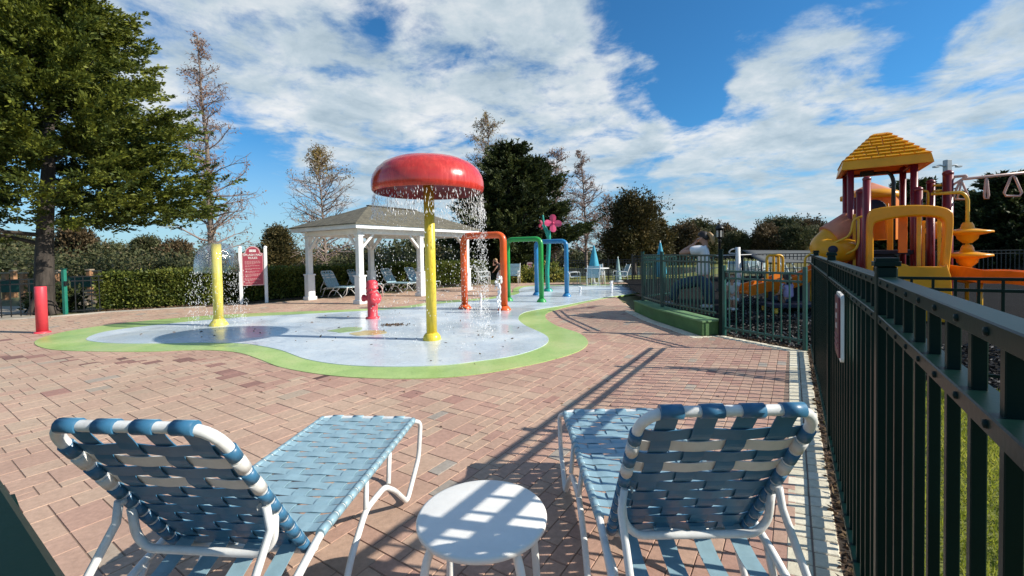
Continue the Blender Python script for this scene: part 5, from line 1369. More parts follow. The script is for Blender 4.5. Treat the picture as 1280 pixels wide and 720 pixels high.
for s_ in (-1, 1):
    MB().tube(fillet([(0, 0, zt - .42), (s_ * .45, 0, zt - .30), (s_ * .62, 0, zt - .36)], .1, 3), .05, 8).build('arm', M['grey_post'], fl_)
    MB().box((s_ * .68, 0, zt - .40), (.26, .2, .09)).build('lamp_head', M['grey_post'], fl_)

# ================================================================== TREES AND HEDGES
def seg_mesh(name, segs, m, parent, sides=4):
    """segs: rows of x0 y0 z0 x1 y1 z1 r0 r1 -> one mesh of tapered prisms"""
    S = np.array(segs); n = len(S); a, b = S[:, 0:3], S[:, 3:6]; d = unit(b - a); w = unit(np.cross(d, np.where(np.abs(d[:, 2:3]) > .9, [[1., 0, 0]], [[0, 0, 1.]]))); u = np.cross(d, w); V_ = []
    for p, r_ in ((a, S[:, 6]), (b, S[:, 7])):
        for k in range(sides):
            t = 2 * math.pi * k / sides; V_.append(p + (w * math.cos(t) + u * math.sin(t)) * r_[:, None])
    v = np.stack(V_, 1).reshape(-1, 3); o = (np.arange(n) * 2 * sides)[:, None, None]
    q = np.array([[k, (k + 1) % sides, sides + (k + 1) % sides, sides + k] for k in range(sides)])[None]
    return np_mesh(name, v, (q + o).reshape(-1, 4), m, parent, None, True)
def wander(p, d, L, n, r0, r1, rng, wig=.12, up=0.0):
    out = []; p = np.array(p, float); d = np.array(d, float)
    for i in range(n):
        d = d + rng.normal(0, wig, 3); d[2] += up; d /= np.linalg.norm(d); q = p + d * L / n
        out.append((*p, *q, r0 + (r1 - r0) * i / n, r0 + (r1 - r0) * (i + 1) / n)); p = q
    return out, p, d
def leaf_cloud(C, Dr, per, spread, L, W, rng, tone, jit=.8, spine=0):
    n = len(C); u = rng.random((n * per, 1)); sp = np.repeat(np.asarray(spread).reshape(-1, 1) * np.ones((n, 1)), per, 0)
    c = np.repeat(C, per, 0) + rng.normal(size=(n * per, 3)) * sp * (1 - .75 * u * (spine > 0))
    if spine: c = c + np.repeat(unit(Dr) * spine * rng.uniform(.6, 1.3, (n, 1)), per, 0) * (u - .35)
    d = unit(np.repeat(Dr, per, 0) + rng.normal(size=(n * per, 3)) * jit)
    t = np.clip(np.repeat(tone, per) + rng.normal(0, .13, n * per), 0, 1)
    return leaf_quads(c, d, rng.uniform(.6, 1.3, n * per) * L, rng.uniform(.6, 1.3, n * per) * W, t, rng)
def merge(parts):
    v = np.concatenate([p[0] for p in parts]); o = 0; q = []
    for p in parts: q.append(p[1] + o); o += len(p[0])
    return v, np.concatenate(q), np.concatenate([p[2] for p in parts])

# --- bare, feathery cypresses
def cypress(name, label, x, y, h, spread, seed, rust=.5, m_leaf='rust_leaf', m_twig='twig', leafn=1.0, lo=.14, trunk_r=None, group=None, top_tuft=False, thick=1.0, cone=.8, up0=.45):
    rng = np.random.default_rng(seed); t = thing(name, label, 'tree', (x, y, -.05), 0, group); tr = trunk_r or h * .014
    segs, p, d = wander((0, 0, 0), (0, 0, 1), h, 14, tr, tr * .12, rng, .022, .03); trunk = list(segs); tips = []
    pts = np.array([s[0:3] for s in segs] + [segs[-1][3:6]])
    twigs = []; nb = int(46 + h * 2)
    for i in range(nb):
        f = lo + (1 - lo) * (i + rng.random()) / nb; k = f * 14; k0 = min(13, int(k)); base = pts[k0] + (pts[k0 + 1] - pts[k0]) * (k - k0); az = rng.uniform(0, 2 * math.pi)
        prof = (1 - f) ** cone * (.55 + .45 * min(1, (f - lo) / .12 + .3)); L = spread * (prof + .07) * rng.uniform(.65, 1.12)
        dr = np.array([math.cos(az), math.sin(az), rng.uniform(up0 - .2, up0 + .3)]); dr /= np.linalg.norm(dr); r0 = tr * (1 - f) * .34 + .010 * thick
        sg, e, de = wander(base, dr, L, 4, r0, .006 * thick, rng, .13, .05); twigs += sg; tips.append((e, de))
        for s_ in sg[0:]:
            for _ in range(2):
                g_ = rng.random(); b2 = np.array(s_[0:3]) * (1 - g_) + np.array(s_[3:6]) * g_; dd = np.array(s_[3:6]) - np.array(s_[0:3]); dd /= np.linalg.norm(dd); dd = dd + rng.normal(0, .55, 3); dd /= np.linalg.norm(dd)
                sg2, e2, de2 = wander(b2, dd, L * rng.uniform(.22, .42), 3, .008 * thick, .004 * thick, rng, .2, .03); twigs += sg2; tips.append((e2, de2))
                for s2 in sg2:
                    d3 = de2 + rng.normal(0, .7, 3); d3 /= np.linalg.norm(d3); sg3, e3, de3 = wander(s2[3:6], d3, L * .13 + .08, 1, .005 * thick, .003 * thick, rng, .2); twigs += sg3; tips.append((e3, de3))
    trk = seg_mesh('trunk', trunk, M['bark_pale'], t, 8); seg_mesh('branches', twigs, M[m_twig], t, 3)
    C = np.array([p[0] for p in tips]); Dr = np.array([p[1] for p in tips]); pick = rng.random(len(C)) < rust * leafn; hh = C[:, 2] / h
    if top_tuft: pick = (rng.random(len(C)) < rust * .35) | ((hh > .80) & (rng.random(len(C)) < .9))
    C, Dr = C[pick], Dr[pick]; n = len(C)
    v, q, tn = leaf_cloud(C, Dr * .3 + np.array([0, 0, -.5]), 5, .045 * spread / 2 + .03, .13, .045, rng, rng.random(n), .6)
    np_mesh('foliage', v, q, M[m_leaf], t, tn)
    return t
def at_px(px, depth): p = D(px, 330, depth); return p.x, p.y
def ht(px, py, depth): return D(px, py, depth).z + .05

GP = 'bare cypress trees round the pool'
x, y = at_px(264, 19); cypress('cypress_tree', 'tall thin bare cypress right behind the yellow bell post', x, y, ht(258, 42, 19), 2.35, 1, .22, lo=.13, thick=1.6, trunk_r=.15, group=GP, cone=.75)
x, y = at_px(408, 24); cypress('cypress_tree', 'bare cypress with an ochre topknot behind the pavilion', x, y, ht(400, 186, 24), 2.9, 2, .3, 'gold_leaf', lo=.10, thick=1.9, group=GP, top_tuft=True, cone=.62, up0=.35)
x, y = at_px(605, 27); cypress('cypress_tree', 'tall half bare cypress with brown leaf tufts beside the mushroom cap', x, y, ht(607, 150, 27), 2.3, 3, .5, 'gold_leaf', thick=2.2, group=GP, cone=.55)
x, y = at_px(694, 29); cypress('cypress_tree', 'reddish bare cypress just right of the dark cedar', x, y, ht(690, 190, 29), 2.6, 4, .22, 'rust_leaf', thick=2.6, group=GP, cone=.6)
x, y = at_px(733, 30); cypress('cypress_tree', 'slender pointed bare cypress above the blue arch', x, y, ht(734, 188, 30), 2.3, 5, .10, 'rust_leaf', thick=2.6, group=GP, cone=.85)
x, y = at_px(760, 32); cypress('cypress_tree', 'shorter pale bare cypress left of the round oak', x, y, ht(760, 243, 32), 2.6, 6, .05, 'rust_leaf', thick=2.8, group=GP, cone=.8)
x, y = at_px(683, 26); cypress('cypress_tree', 'small bare tree behind the yellow shrubs', x, y, ht(683, 285, 26), 1.7, 16, .6, 'rust_leaf', thick=1.5, group=GP, cone=.5)

# --- dense evergreens with spray-like foliage
def evergreen(name, label, x, y, envelope, h, seed, m_leaf, nbr, per, L, W, trunk, spread=.16, lean=(0, 0), holes=.0, group=None, trunk_m='bark', droop=.0, cat='tree', spine=0, jit=.5, limbf=.3, fan=False):
    """envelope(f, az) -> crown radius at height fraction f; branches reach it and carry flat sprays of leaf"""
    rng = np.random.default_rng(seed); t = thing(name, label, cat, (x, y, -.05), 0, group); segs = []; C, Dr, T = [], [], []
    z0, tr = trunk
    sg, p, d = wander((0, 0, 0), (lean[0], lean[1], 1), h * .93, 12, tr, tr * .1, rng, .03, .04); pts = np.array([s_[0:3] for s_ in sg] + [sg[-1][3:6]])
    for k in range(6):                      # root flare
        a = 2 * math.pi * k / 6; sg.append((math.cos(a) * tr * 1.15, math.sin(a) * tr * 1.15, 0, math.cos(a) * tr * .45, math.sin(a) * tr * .45, tr * 2.0, tr * .40, tr * .5))
    for i in range(nbr):
        f = rng.random() ** .85; zf = z0 + (1 - z0) * f; k = min(11.99, zf / .93 * 12 if zf < .93 else 11.9); k0 = int(k); base = pts[k0] + (pts[k0 + 1] - pts[k0]) * (k - k0)
        az = rng.uniform(0, 2 * math.pi); Rm = envelope(f, az) * rng.uniform(.70, 1.06)
        if rng.random() < holes: Rm *= .55
        el = rng.uniform(.05, .55) - droop * (1 - f)
        if i < nbr * .35: b0 = base - np.array([0, 0, min(base[2] * .25, Rm * .35)])
        else: b0 = base
        dr = np.array([math.cos(az), math.sin(az), el]); end = base + dr * Rm; L_b = np.linalg.norm(end - b0); dd = (end - b0) / max(L_b, 1e-6)
        if i < nbr * limbf: s_, e, de = wander(b0, dd, L_b * .85, 4, tr * .22 * (1 - f * .7) + .012, .012, rng, .06); segs += s_
        m_ = max(3, int(3 + Rm * (3.6 if fan else 2.2)))
        for j in range(m_):                # clumps strung along the outer part of each branch
            if fan:
                g_ = rng.uniform(.30, 1.0) if j else 1.0; sw = rng.uniform(-1.0, 1.0) if j else 0.0; cs, sn_ = math.cos(sw), math.sin(sw); fd = np.array([dr[0] * cs - dr[1] * sn_, dr[0] * sn_ + dr[1] * cs, dr[2] * .7 + rng.normal(0, .10)])
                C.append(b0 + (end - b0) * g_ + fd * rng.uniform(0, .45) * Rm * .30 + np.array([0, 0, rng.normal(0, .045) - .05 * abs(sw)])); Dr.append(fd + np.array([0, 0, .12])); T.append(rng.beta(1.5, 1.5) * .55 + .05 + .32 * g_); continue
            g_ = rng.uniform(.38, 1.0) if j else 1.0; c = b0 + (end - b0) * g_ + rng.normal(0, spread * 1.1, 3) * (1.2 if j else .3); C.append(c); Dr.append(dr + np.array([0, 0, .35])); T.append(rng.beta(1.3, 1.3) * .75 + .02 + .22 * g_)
    C, Dr, T = np.array(C), unit(np.array(Dr)), np.clip(np.array(T), 0, 1)
    seg_mesh('trunk', sg + segs, M[trunk_m], t, 8)
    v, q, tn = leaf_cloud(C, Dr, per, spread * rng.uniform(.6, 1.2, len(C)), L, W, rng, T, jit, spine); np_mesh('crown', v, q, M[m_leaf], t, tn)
    return t
# the big juniper at the left
def env_big(f, az):
    base = 3.55 * (1 - f ** 1.3) ** .9 * (.96 + .04 * min(1, f / .14)); return base * (1 + .20 * math.sin(3 * az + 9 * f) + .12 * math.sin(7 * az - 13 * f)) 
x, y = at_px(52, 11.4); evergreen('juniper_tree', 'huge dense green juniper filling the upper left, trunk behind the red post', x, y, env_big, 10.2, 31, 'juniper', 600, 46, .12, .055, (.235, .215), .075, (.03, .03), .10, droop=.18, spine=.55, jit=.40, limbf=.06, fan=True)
# dark cedar group in the middle
def env_c(w, pw=.9, lob=.16, ph=0): return lambda f, az: w * (1 - f) ** pw * (.66 + .34 * min(1, f / .12)) * (1 + lob * math.sin(3 * az + 11 * f + ph) + .12 * math.sin(5 * az - 17 * f)) + .05
GC = 'dark cedars behind the arches'
for k, (px, top, dep, w, lab, sd) in enumerate([(637, 178, 24, 2.3, 'tallest dark cedar, behind the orange arch', 41), (663, 195, 24.6, 2.1, 'dark cedar with a second spire right of the tallest cedar', 42), (612, 232, 23.4, 1.6, 'lower dark cedar at the left of the cedar clump', 43)]):
    x, y = at_px(px, dep); evergreen('cedar_tree', lab, x, y, env_c(w * 1.45, .8, .22, k), ht(px, top, dep), sd, 'juniper_dark', 190, 34, .19, .08, (.13, .2), .10, group=GC, spine=.70, jit=.42, fan=True)
x, y = at_px(346, 34); evergreen('cedar_tree', 'small brownish conical conifer left of the pavilion', x, y, env_c(1.75, .85), ht(346, 287, 34), 44, 'oak_leaf', 120, 26, .25, .09, (.08, .12), .2)
# round oak
def env_o(w, lob=.2): return lambda f, az: w * math.sin(math.pi * min(.985, max(.03, f * .9 + .10))) ** .6 * (1 + lob * math.sin(2 * az + 5 * f) + .15 * math.sin(5 * az - 9 * f))
x, y = at_px(793, 25); evergreen('oak_tree', 'round dark oak with brownish leaves left of the green kerb fence', x, y, env_o(1.32, .48), ht(795, 249, 25), 51, 'oak_leaf', 150, 34, .16, .08, (.30, .13), .2, holes=.3)
for k, (px, top, dep, w, lab) in enumerate([(770, 290, 26.5, .8, 'small brown tree left of the round oak'), (818, 282, 26, .7, 'low brown tree right of the round oak')]):
    x, y = at_px(px, dep); evergreen('oak_tree', lab, x, y, env_o(w), ht(px, top, dep), 55 + k, 'oak_leaf', 90, 30, .17, .085, (.25, .09), .18)
# tall dark conifers behind the playground
GR = 'dark conifers behind the playground'
for k, (px, top, dep, w, lab) in enumerate([(1246, 218, 20, 1.7, 'pointed dark conifer under the overhead rail'), (1222, 248, 21, 1.5, 'dark conifer just behind the yellow pod climber'), (1275, 236, 19, 1.7, 'dark conifer at the right edge of the photo'), (1300, 225, 20.5, 1.8, 'dark conifer partly cut by the right edge'),
                                            (1160, 221, 23, 1.5, 'dark tree behind the row of maroon posts'), (1133, 240, 22.5, 1.3, 'dark tree seen between the tower posts under the roof'), (1192, 240, 22, 1.4, 'dark tree right behind the tallest maroon post'), (1108, 262, 24, 1.2, 'low dark tree behind the orange hood')]):
    x, y = at_px(px, dep); evergreen('conifer_tree', lab, x, y, env_c(w, .6, .18, k), ht(px, top, dep), 61 + k, 'juniper_dark', 120, 30, .22, .10, (.07, .16), .12, group=GR, spine=.75, jit=.42, fan=True)
# woods beyond: rounded trees one can tell apart on the right, mass on the left
def round_tree(seed, h, w, m='wood_leaf'):
    return evergreen('woodland_tree', 'x', 0, 0, env_o(w, .28), h, seed, m, 110, 26, .34, .19, (.16, .14), .30)
protos = [round_tree(71, 5.4, 2.3), round_tree(72, 5.0, 1.9, 'autumn_wood'), round_tree(73, 5.8, 2.5)]
tops = [(838, 291, 44), (852, 286, 40), (868, 280, 46), (884, 290, 41), (903, 285, 47), (921, 293, 42), (940, 300, 46), (958, 285, 41), (975, 277, 45), (990, 286, 40), (1006, 279, 46), (1022, 287, 42), (1040, 284, 45), (1058, 286, 41), (1082, 288, 45), (1104, 286, 42)]
names = ['left end of the treeline, beyond the teal umbrella', 'just left of the woman', 'behind the woman', 'behind the lamp post', 'just right of the lamp post', 'above the white play post', 'in the dip above the left end of the canopy', 'above the left part of the grey canopy', 'highest above the middle of the canopy', 'right of the highest crown above the canopy', 'left of the slide tube', 'behind the tip of the slide tube', 'behind the faded tube', 'behind the left posts of the play tower', 'behind the play tower hood', 'behind the tower stairs']
rgw = random.Random(3)
for k, ((px, top, dep), nm) in enumerate(zip(tops, names)):
    x, y = at_px(px, dep); pr = protos[k % 3]; s = ht(px, top, dep) / ((5.4, 5.0, 5.8)[k % 3] * 1.02); lab = 'rounded far tree ' + nm
    if k < 3: o = pr; o.location = (x, y, -.05); o['label'] = lab; o.scale = (s * 1.05, s * 1.05, s)
    else: o = dup(pr, (x, y, -.05), rgw.uniform(0, 6), lab, (s * rgw.uniform(.55, 1.0), s * rgw.uniform(.7, 1.0), s))
    o['group'] = 'far trees along the right horizon'
lft = [(14, 297, 30, 'left of the big juniper trunk'), (93, 287, 29, 'just right of the big juniper trunk'), (136, 308, 27, 'above the left end of the sunlit hedge'), (182, 300, 33, 'above the middle of the sunlit hedge'), (222, 305, 31, 'just left of the yellow bell post'), (322, 318, 34, 'right of the rules sign')]
for k, (px, top, dep, nm) in enumerate(lft):
    x, y = at_px(px, dep); s = ht(px, top, dep) / ((5.4, 5.0, 5.8)[k % 3] * 1.02); dup(protos[k % 3], (x, y, -.05), rgw.uniform(0, 6), 'rounded far tree ' + nm, (s * rgw.uniform(.6, .9), s * rgw.uniform(.6, .9), s), 'trees beyond the left hedge')
def wood_mass(name, spots, seed, m='wood_leaf', L=.34, W=.18, per=48):
    rng = np.random.default_rng(seed); C, T = [], []
    for (x, y, h, w) in spots:
        n = int(16 * w * h / 6) + 14; tb = rng.uniform(.1, .7); cc = unit(rng.normal(size=(n, 3))) * (rng.random((n, 1)) ** .35)
        c = cc * np.array([w, w * .8, h * .56]) + np.array([x, y, h * .46]); C.append(c); T.append(np.clip(tb + rng.normal(0, .18, n) + cc[:, 2] * .08, 0, 1))
    C, T = np.concatenate(C), np.concatenate(T); v, q, tn = leaf_cloud(C, rdir(len(C), rng), per, .42, L, W, rng, T, 1.0)
    return kind(np_mesh(name, v, q, M[m], None, tn), 'stuff')
def profile_spots(prof, dep, step, seed, wk=1.0):
    r = random.Random(seed); out = []; px = prof[0][0]
    while px < prof[-1][0]:
        for (a, b) in zip(prof[:-1], prof[1:]):
            if a[0] <= px <= b[0]: top = a[1] + (b[1] - a[1]) * (px - a[0]) / (b[0] - a[0])
        d_ = dep * r.uniform(.88, 1.12); h = ht(px, top + r.uniform(-6, 9), d_); x, y = at_px(px, d_); out.append((x, y, h, r.uniform(1.6, 2.6) * wk)); px += step * r.uniform(.6, 1.7)
    return out
wood_mass('far_wood', profile_spots([(-160, 306), (0, 303), (60, 310), (110, 317), (150, 312), (200, 314), (250, 318), (300, 324), (330, 320), (360, 318), (400, 312), (450, 308), (520, 303), (580, 300), (640, 312), (700, 318), (780, 325), (840, 312)], 42, 11, 5), 81)
wood_mass('far_wood', profile_spots([(1090, 296), (1180, 290), (1240, 280), (1340, 270), (1800, 255), (2400, 240)], 30, 12, 6), 82)
wood_mass('thicket', profile_spots([(-120, 312), (20, 316), (90, 326), (180, 324), (250, 330), (300, 335)], 24, 12, 7, .8), 83, 'wood_leaf', .20, .10, 60)
wood_mass('thicket', profile_spots([(400, 332), (470, 326), (540, 318), (600, 320), (640, 330)], 27, 12, 8, .7), 84, 'wood_leaf', .20, .10, 60)

# --- hedges
def hedge(name, label, a, b, depth, h, seed, n, m='hedge_leaf', group=None):
    rng = np.random.default_rng(seed); d = (b - a); L = d.length; d.normalize(); nb = Vector((-d.y, d.x, 0))       # nb : away from the deck
    c0 = (a + b) / 2; t = thing(name, label, 'hedge', (c0.x, c0.y, 0), 0, group)
    core = [a + d * .08 + nb * .1, b - d * .08 + nb * .1, b - d * .08 + nb * (depth - .1), a + d * .08 + nb * (depth - .1)]
    MB().prism([(p.x, p.y) for p in core], -.03, h - .10).build('core', M['hedge_core'], t, True)
    s, w, z = rng.random(n), rng.random(n), rng.random(n); face = rng.choice(5, n, p=[.5, .22, .14, .07, .07])
    w = np.where(face == 0, rng.beta(1, 5, n) * .3, np.where(face == 2, 1 - rng.random(n) * .15, w)); z = np.where(face == 1, 1 - rng.random(n) * .1, z); s = np.where(face == 3, 0, np.where(face == 4, 1, s))
    bump = np.array([mnoise.noise((float(p) * L * 1.6, float(k) * 2.5, seed)) for p, k in zip(s, z)])
    Pn = np.array(a)[None] + np.array(d)[None] * (s * L)[:, None] + np.array(nb)[None] * (w * depth - .05 - bump * .09)[:, None]; Pn[:, 2] = .05 + z * (h - .09) + bump * .06
    Pn -= np.array([c0.x, c0.y, 0]); dr = unit(np.array([0, 0, .9])[None] - np.array(nb)[None] * np.where(w < .35, .9, -.1)[:, None] + rng.normal(0, .3, (n, 3)))
    v, q, tn = leaf_cloud(Pn, dr, 7, .045, .085, .042, rng, np.clip(rng.beta(2, 2, n) + bump * .3, 0, 1), .8); np_mesh('leaves', v, q, M[m], t, tn)
    return t
ha, hb = G(118, 389.5) + Vector((0, .15, 0)), G(258, 382) + Vector((0, .15, 0)); hedge('hedge', 'sunlit clipped green hedge left of the yellow bell post', ha, hb, 1.0, 1.02, 91, 3600)
hc = hb + Vector((.12, .15, 0)); hd = G(470, 366) + Vector((0, 1.3, 0)); hedge('hedge', 'dark shaded hedge behind the rules sign and the pavilion loungers', hc, hd, 1.0, 1.0, 92, 4600)
he = hd + (hd - hc).normalized() * .1; hf = G(606, 353.5) + Vector((0, .5, 0)); hedge('hedge', 'half lit hedge between the pavilion and the patio chairs', he, hf, 1.0, 1.02, 93, 3000)
kind(MB().prism([(p.x, p.y) for p in (ha + Vector((-.1, -.22, 0)), hb + Vector((.1, -.22, 0)), hd + Vector((0, -.35, 0)), hf + Vector((.2, -.3, 0)), hf + Vector((0, 1.3, 0)), hd + Vector((0, 1.2, 0)), hb + Vector((0, 1.2, 0)), ha + Vector((0, 1.2, 0)))], -.05, -.002).build('hedge_bed', M['soil']), 'structure')
scatter_flakes('bed_litter', [(p.x, p.y) for p in (ha + Vector((0, -.22, 0)), hb + Vector((0, -.25, 0)), hb + Vector((0, .1, 0)), ha + Vector((0, .1, 0)))], 900, .07, M['leaf_litter'], .0, 12, .03)
# yellow-green shrubs near the arches, bush by the left fence
def shrub(name, label, px, py, r_, h, seed, m, group=None, dy=.0):
    g_ = G(px, py); rng = np.random.default_rng(seed); t = thing(name, label, 'shrub', (g_.x, g_.y + dy, 0), 0, group); n = 90
    cc = unit(rng.normal(size=(n, 3))) * (.55 + .45 * rng.random((n, 1))); cc[:, 2] = np.abs(cc[:, 2]); C = cc * np.array([r_, r_ * .8, h]); T = rng.beta(1.6, 1.6, n)
    v, q, tn = leaf_cloud(C, unit(cc + [0, 0, .4]), 14, .09, .15, .07, rng, T, .7); np_mesh('foliage', v, q, M[m], t, tn)
    seg_mesh('stems', [(0, 0, 0, *(c * .8), .012, .006) for c in C[::3]], M['bark'], t, 4); return t
GS = 'variegated shrubs at the back of the pad'
shrub('croton_shrub', 'yellow green shrub seen through the green arch', 655, 354, .62, .62, 101, 'croton', GS, .6)
shrub('croton_shrub', 'yellow green shrub between the blue arch legs', 668, 354, .55, .78, 102, 'croton', GS, .8)
shrub('croton_shrub', 'bright yellow shrub right of the flower sprayer stem', 693, 353.5, .68, .85, 103, 'croton', GS, .7)
shrub('bush', 'dark round bush behind the red post beside the black fence', 24, 394, .62, .70, 104, 'juniper_dark', None, .9)
# tufts of the far deck edge

# ================================================================== PEOPLE
def skin(name, m, parent, verts, edges, radii, root=0, sub=2):
    me = bpy.data.meshes.new(name); me.from_pydata([tuple(v) for v in verts], edges, []); me.materials.append(m)
    o = bpy.data.objects.new(name, me); COL.objects.link(o); o.parent = parent
    md = o.modifiers.new('Skin', 'SKIN'); md.use_smooth_shade = True; md.branch_smoothing = .6
    if not me.skin_vertices: 
        bpy.context.view_layer.objects.active = o
    for i, r_ in enumerate(radii):
        rr = r_ if hasattr(r_, '__len__') else (r_, r_); me.skin_vertices[0].data[i].radius = rr
    me.skin_vertices[0].data[root].use_root = True
    sb = o.modifiers.new('Subsurf', 'SUBSURF'); sb.levels = sub; sb.render_levels = sub
    return o
def graph(chains, radii):
    """chains of named joints -> verts, edges"""
    names, V_, E, Rr = {}, [], [], []
    for ch_ in chains:
        for i, (nm, p) in enumerate(ch_):
            if nm not in names: names[nm] = len(V_); V_.append(p); Rr.append(radii[nm] if nm in radii else radii[nm.rstrip('0123456789')])
            if i: E.append((names[ch_[i - 1][0]], names[nm]))
    return V_, E, Rr, names
def lerp(a, b, t): return tuple(a[i] + (b[i] - a[i]) * t for i in range(3))

def person(label, loc, rz, J, top_m, leg_m, hair_m, k=1.0, shorts=False, sleeve=.45, shoes=True, pony=None, hair_long=False, group=None, top_name='shirt', leg_name='trousers', sub=2, fat=1.0, fat_leg=None):
    """J : joints, facing -x; pelvis, chest, neck, head, and per side s in 'LR' shoulder, elbow, wrist, hip, knee, ankle, toe"""
    t = thing('person', label, 'person', loc, rz, group); R_ = {}
    P = J; q = k
    ch = [[('pelvis', P['pelvis']), ('waist', lerp(P['pelvis'], P['chest'], .45)), ('chest', P['chest']), ('neckb', lerp(P['chest'], P['neck'], .75)), ('neck', P['neck'])]]
    rad = dict(pelvis=(.125 * q, .10 * q), waist=(.105 * q, .085 * q), chest=(.125 * q, .095 * q), neckb=(.06 * q,) * 2, neck=(.046 * q,) * 2)
    hd_ = P['head']; nk = P['neck']
    ch.append([('neck', nk), ('skulla', lerp(nk, hd_, .55)), ('skullb', hd_), ('skullc', lerp(nk, hd_, 1.5))]); rad.update(skulla=(.060 * q, .066 * q), skullb=(.076 * q, .086 * q), skullc=(.060 * q, .066 * q))
    for s in 'LR':
        sh, el, wr, hp_, kn, an, to = (P[s + n] for n in ('shoulder', 'elbow', 'wrist', 'hip', 'knee', 'ankle', 'toe'))
        ch.append([('chest', P['chest']), (s + 'sh', sh), (s + 'ua', lerp(sh, el, .5)), (s + 'el', el), (s + 'fa', lerp(el, wr, .4)), (s + 'wr', wr)])
        rad.update({s + 'sh': (.055 * q,) * 2, s + 'ua': (.044 * q,) * 2, s + 'el': (.037 * q,) * 2, s + 'fa': (.036 * q,) * 2, s + 'wr': (.025 * q,) * 2})
        ch.append([('pelvis', P['pelvis']), (s + 'hp', hp_), (s + 'th', lerp(hp_, kn, .45)), (s + 'kn', kn), (s + 'ca', lerp(kn, an, .35)), (s + 'an', an), (s + 'to', to)])
        rad.update({s + 'hp': (.088 * q,) * 2, s + 'th': (.074 * q,) * 2, s + 'kn': (.055 * q,) * 2, s + 'ca': (.052 * q,) * 2, s + 'an': (.034 * q,) * 2, s + 'to': (.030 * q, .022 * q)})
        # palm, four curled fingers and a thumb
        f = Vector(wr) - Vector(el); f.normalize(); sd = f.cross(Vector((0, 0, 1))); sd = sd.normalized() if sd.length > .1 else Vector((0, 1, 0)); nn = f.cross(sd)
        pm = Vector(wr) + f * .06 * q; ch.append([(s + 'wr', wr), (s + 'pm', tuple(pm))]); rad[s + 'pm'] = (.030 * q, .020 * q)
        for i, ln in enumerate((.060, .070, .066, .050)):
            b = pm + sd * (i - 1.5) * .017 * q; m1 = b + f * ln * .55 * q - nn * .008 * q; m2 = m1 + f * ln * .4 * q - nn * .028 * q
            nm = s + 'f' + 'abcd'[i]; ch.append([(s + 'pm', tuple(pm)), (nm + 'x', tuple(b + f * .02 * q)), (nm + 'y', tuple(m1)), (nm + 'z', tuple(m2))]); rad.update({nm + 'x': (.009 * q,) * 2, nm + 'y': (.008 * q,) * 2, nm + 'z': (.006 * q,) * 2})
        tb_ = Vector(wr) + f * .03 * q + sd * .03 * q; te = tb_ + (f * .7 + sd * .6 - nn * .3).normalized() * .045 * q; ch.append([(s + 'wr', wr), (s + 'ta', tuple(tb_)), (s + 'tb', tuple(te))]); rad.update({s + 'ta': (.011 * q,) * 2, s + 'tb': (.008 * q,) * 2})
    V_, E, Rr, nm_ = graph(ch, rad); skin('body', M['skin'], t, V_, E, Rr, nm_['pelvis'], sub)
    # face
    u_ = (Vector(hd_) - Vector(nk)).normalized(); fw = Vector(P.get('face', (-1, 0, 0))).normalized(); fw = (fw - u_ * fw.dot(u_)).normalized(); lt_ = u_.cross(fw); hc = Vector(hd_) + u_ * .01 * q
    MB().tube([hc + fw * .078 * q + u_ * .012 * q, hc + fw * .098 * q - u_ * .018 * q], [.010 * q, .015 * q], 8).build('nose', M['skin'], t)
    for s in (-1, 1):
        MB().ball(hc + fw * .074 * q + lt_ * s * .030 * q + u_ * .012 * q, .011 * q, 8, 6).build('eye', M['shoe'], t)
        MB().ball(hc + lt_ * s * .078 * q - u_ * .005 * q, .022 * q, 8, 6, (.7, .5, 1.2)).build('ear', M['skin'], t)
    MB().tube([hc + fw * .076 * q - u_ * .047 * q + lt_ * .022 * q, hc + fw * .083 * q - u_ * .047 * q, hc + fw * .076 * q - u_ * .047 * q - lt_ * .022 * q], .006 * q, 6).build('mouth', M['rail_pink'], t)
    # hair : a shaped cap, open at the face
    vs_, fs_ = [], []; n, m_ = 18, 9
    for i in range(m_ + 1):
        for k_ in range(n):
            a = 2 * math.pi * k_ / n; c, s_ = math.cos(a), math.sin(a); lim = R(62 if c > .45 else (100 if c > -.2 else 128)); p = lim * i / m_
            rr = (.098 + .006 * math.sin(k_ * 2.3 + i)) * q; vs_.append(hc + u_ * (math.cos(p) * rr * 1.12 + .012 * q) + (fw * c * .98 + lt_ * s_ * .86) * math.sin(p) * rr - fw * .008 * q)
    for i in range(m_):
        for k_ in range(n): fs_.append((i * n + k_, i * n + (k_ + 1) % n, i * n + n + (k_ + 1) % n, i * n + n + k_))
    hr = MB().add(vs_, fs_, True).build('hair', M[hair_m], t)
    if pony:
        b = hc - fw * .09 * q + u_ * .045 * q; MB().tube([b + fw * .02, b - fw * .03 * q, b - fw * .055 * q - u_ * .06 * q, b - fw * .05 * q - u_ * .15 * q, b - fw * .035 * q - u_ * .21 * q], [.022 * q, .034 * q, .044 * q, .036 * q, .010 * q], 10).build('ponytail', M[pony], hr)
    if hair_long: b = hc - fw * .06 * q; MB().tube([b + u_ * .06 * q, b - u_ * .05 * q - fw * .03 * q, b - u_ * .17 * q - fw * .015 * q], [.07 * q, .082 * q, .05 * q], 12).build('loose_hair', M[hair_m], hr)
    # clothes : own surfaces a little outside the body
    g_ = 1.22; ch = [[('pelvis', lerp(P['pelvis'], P['chest'], .06)), ('waist', lerp(P['pelvis'], P['chest'], .45)), ('chest', P['chest']), ('neckb', lerp(P['chest'], P['neck'], .55))]]; rd = dict(pelvis=(.142 * q, .118 * q), waist=(.128 * q, .108 * q), chest=(.142 * q, .112 * q), neckb=(.085 * q, .075 * q))
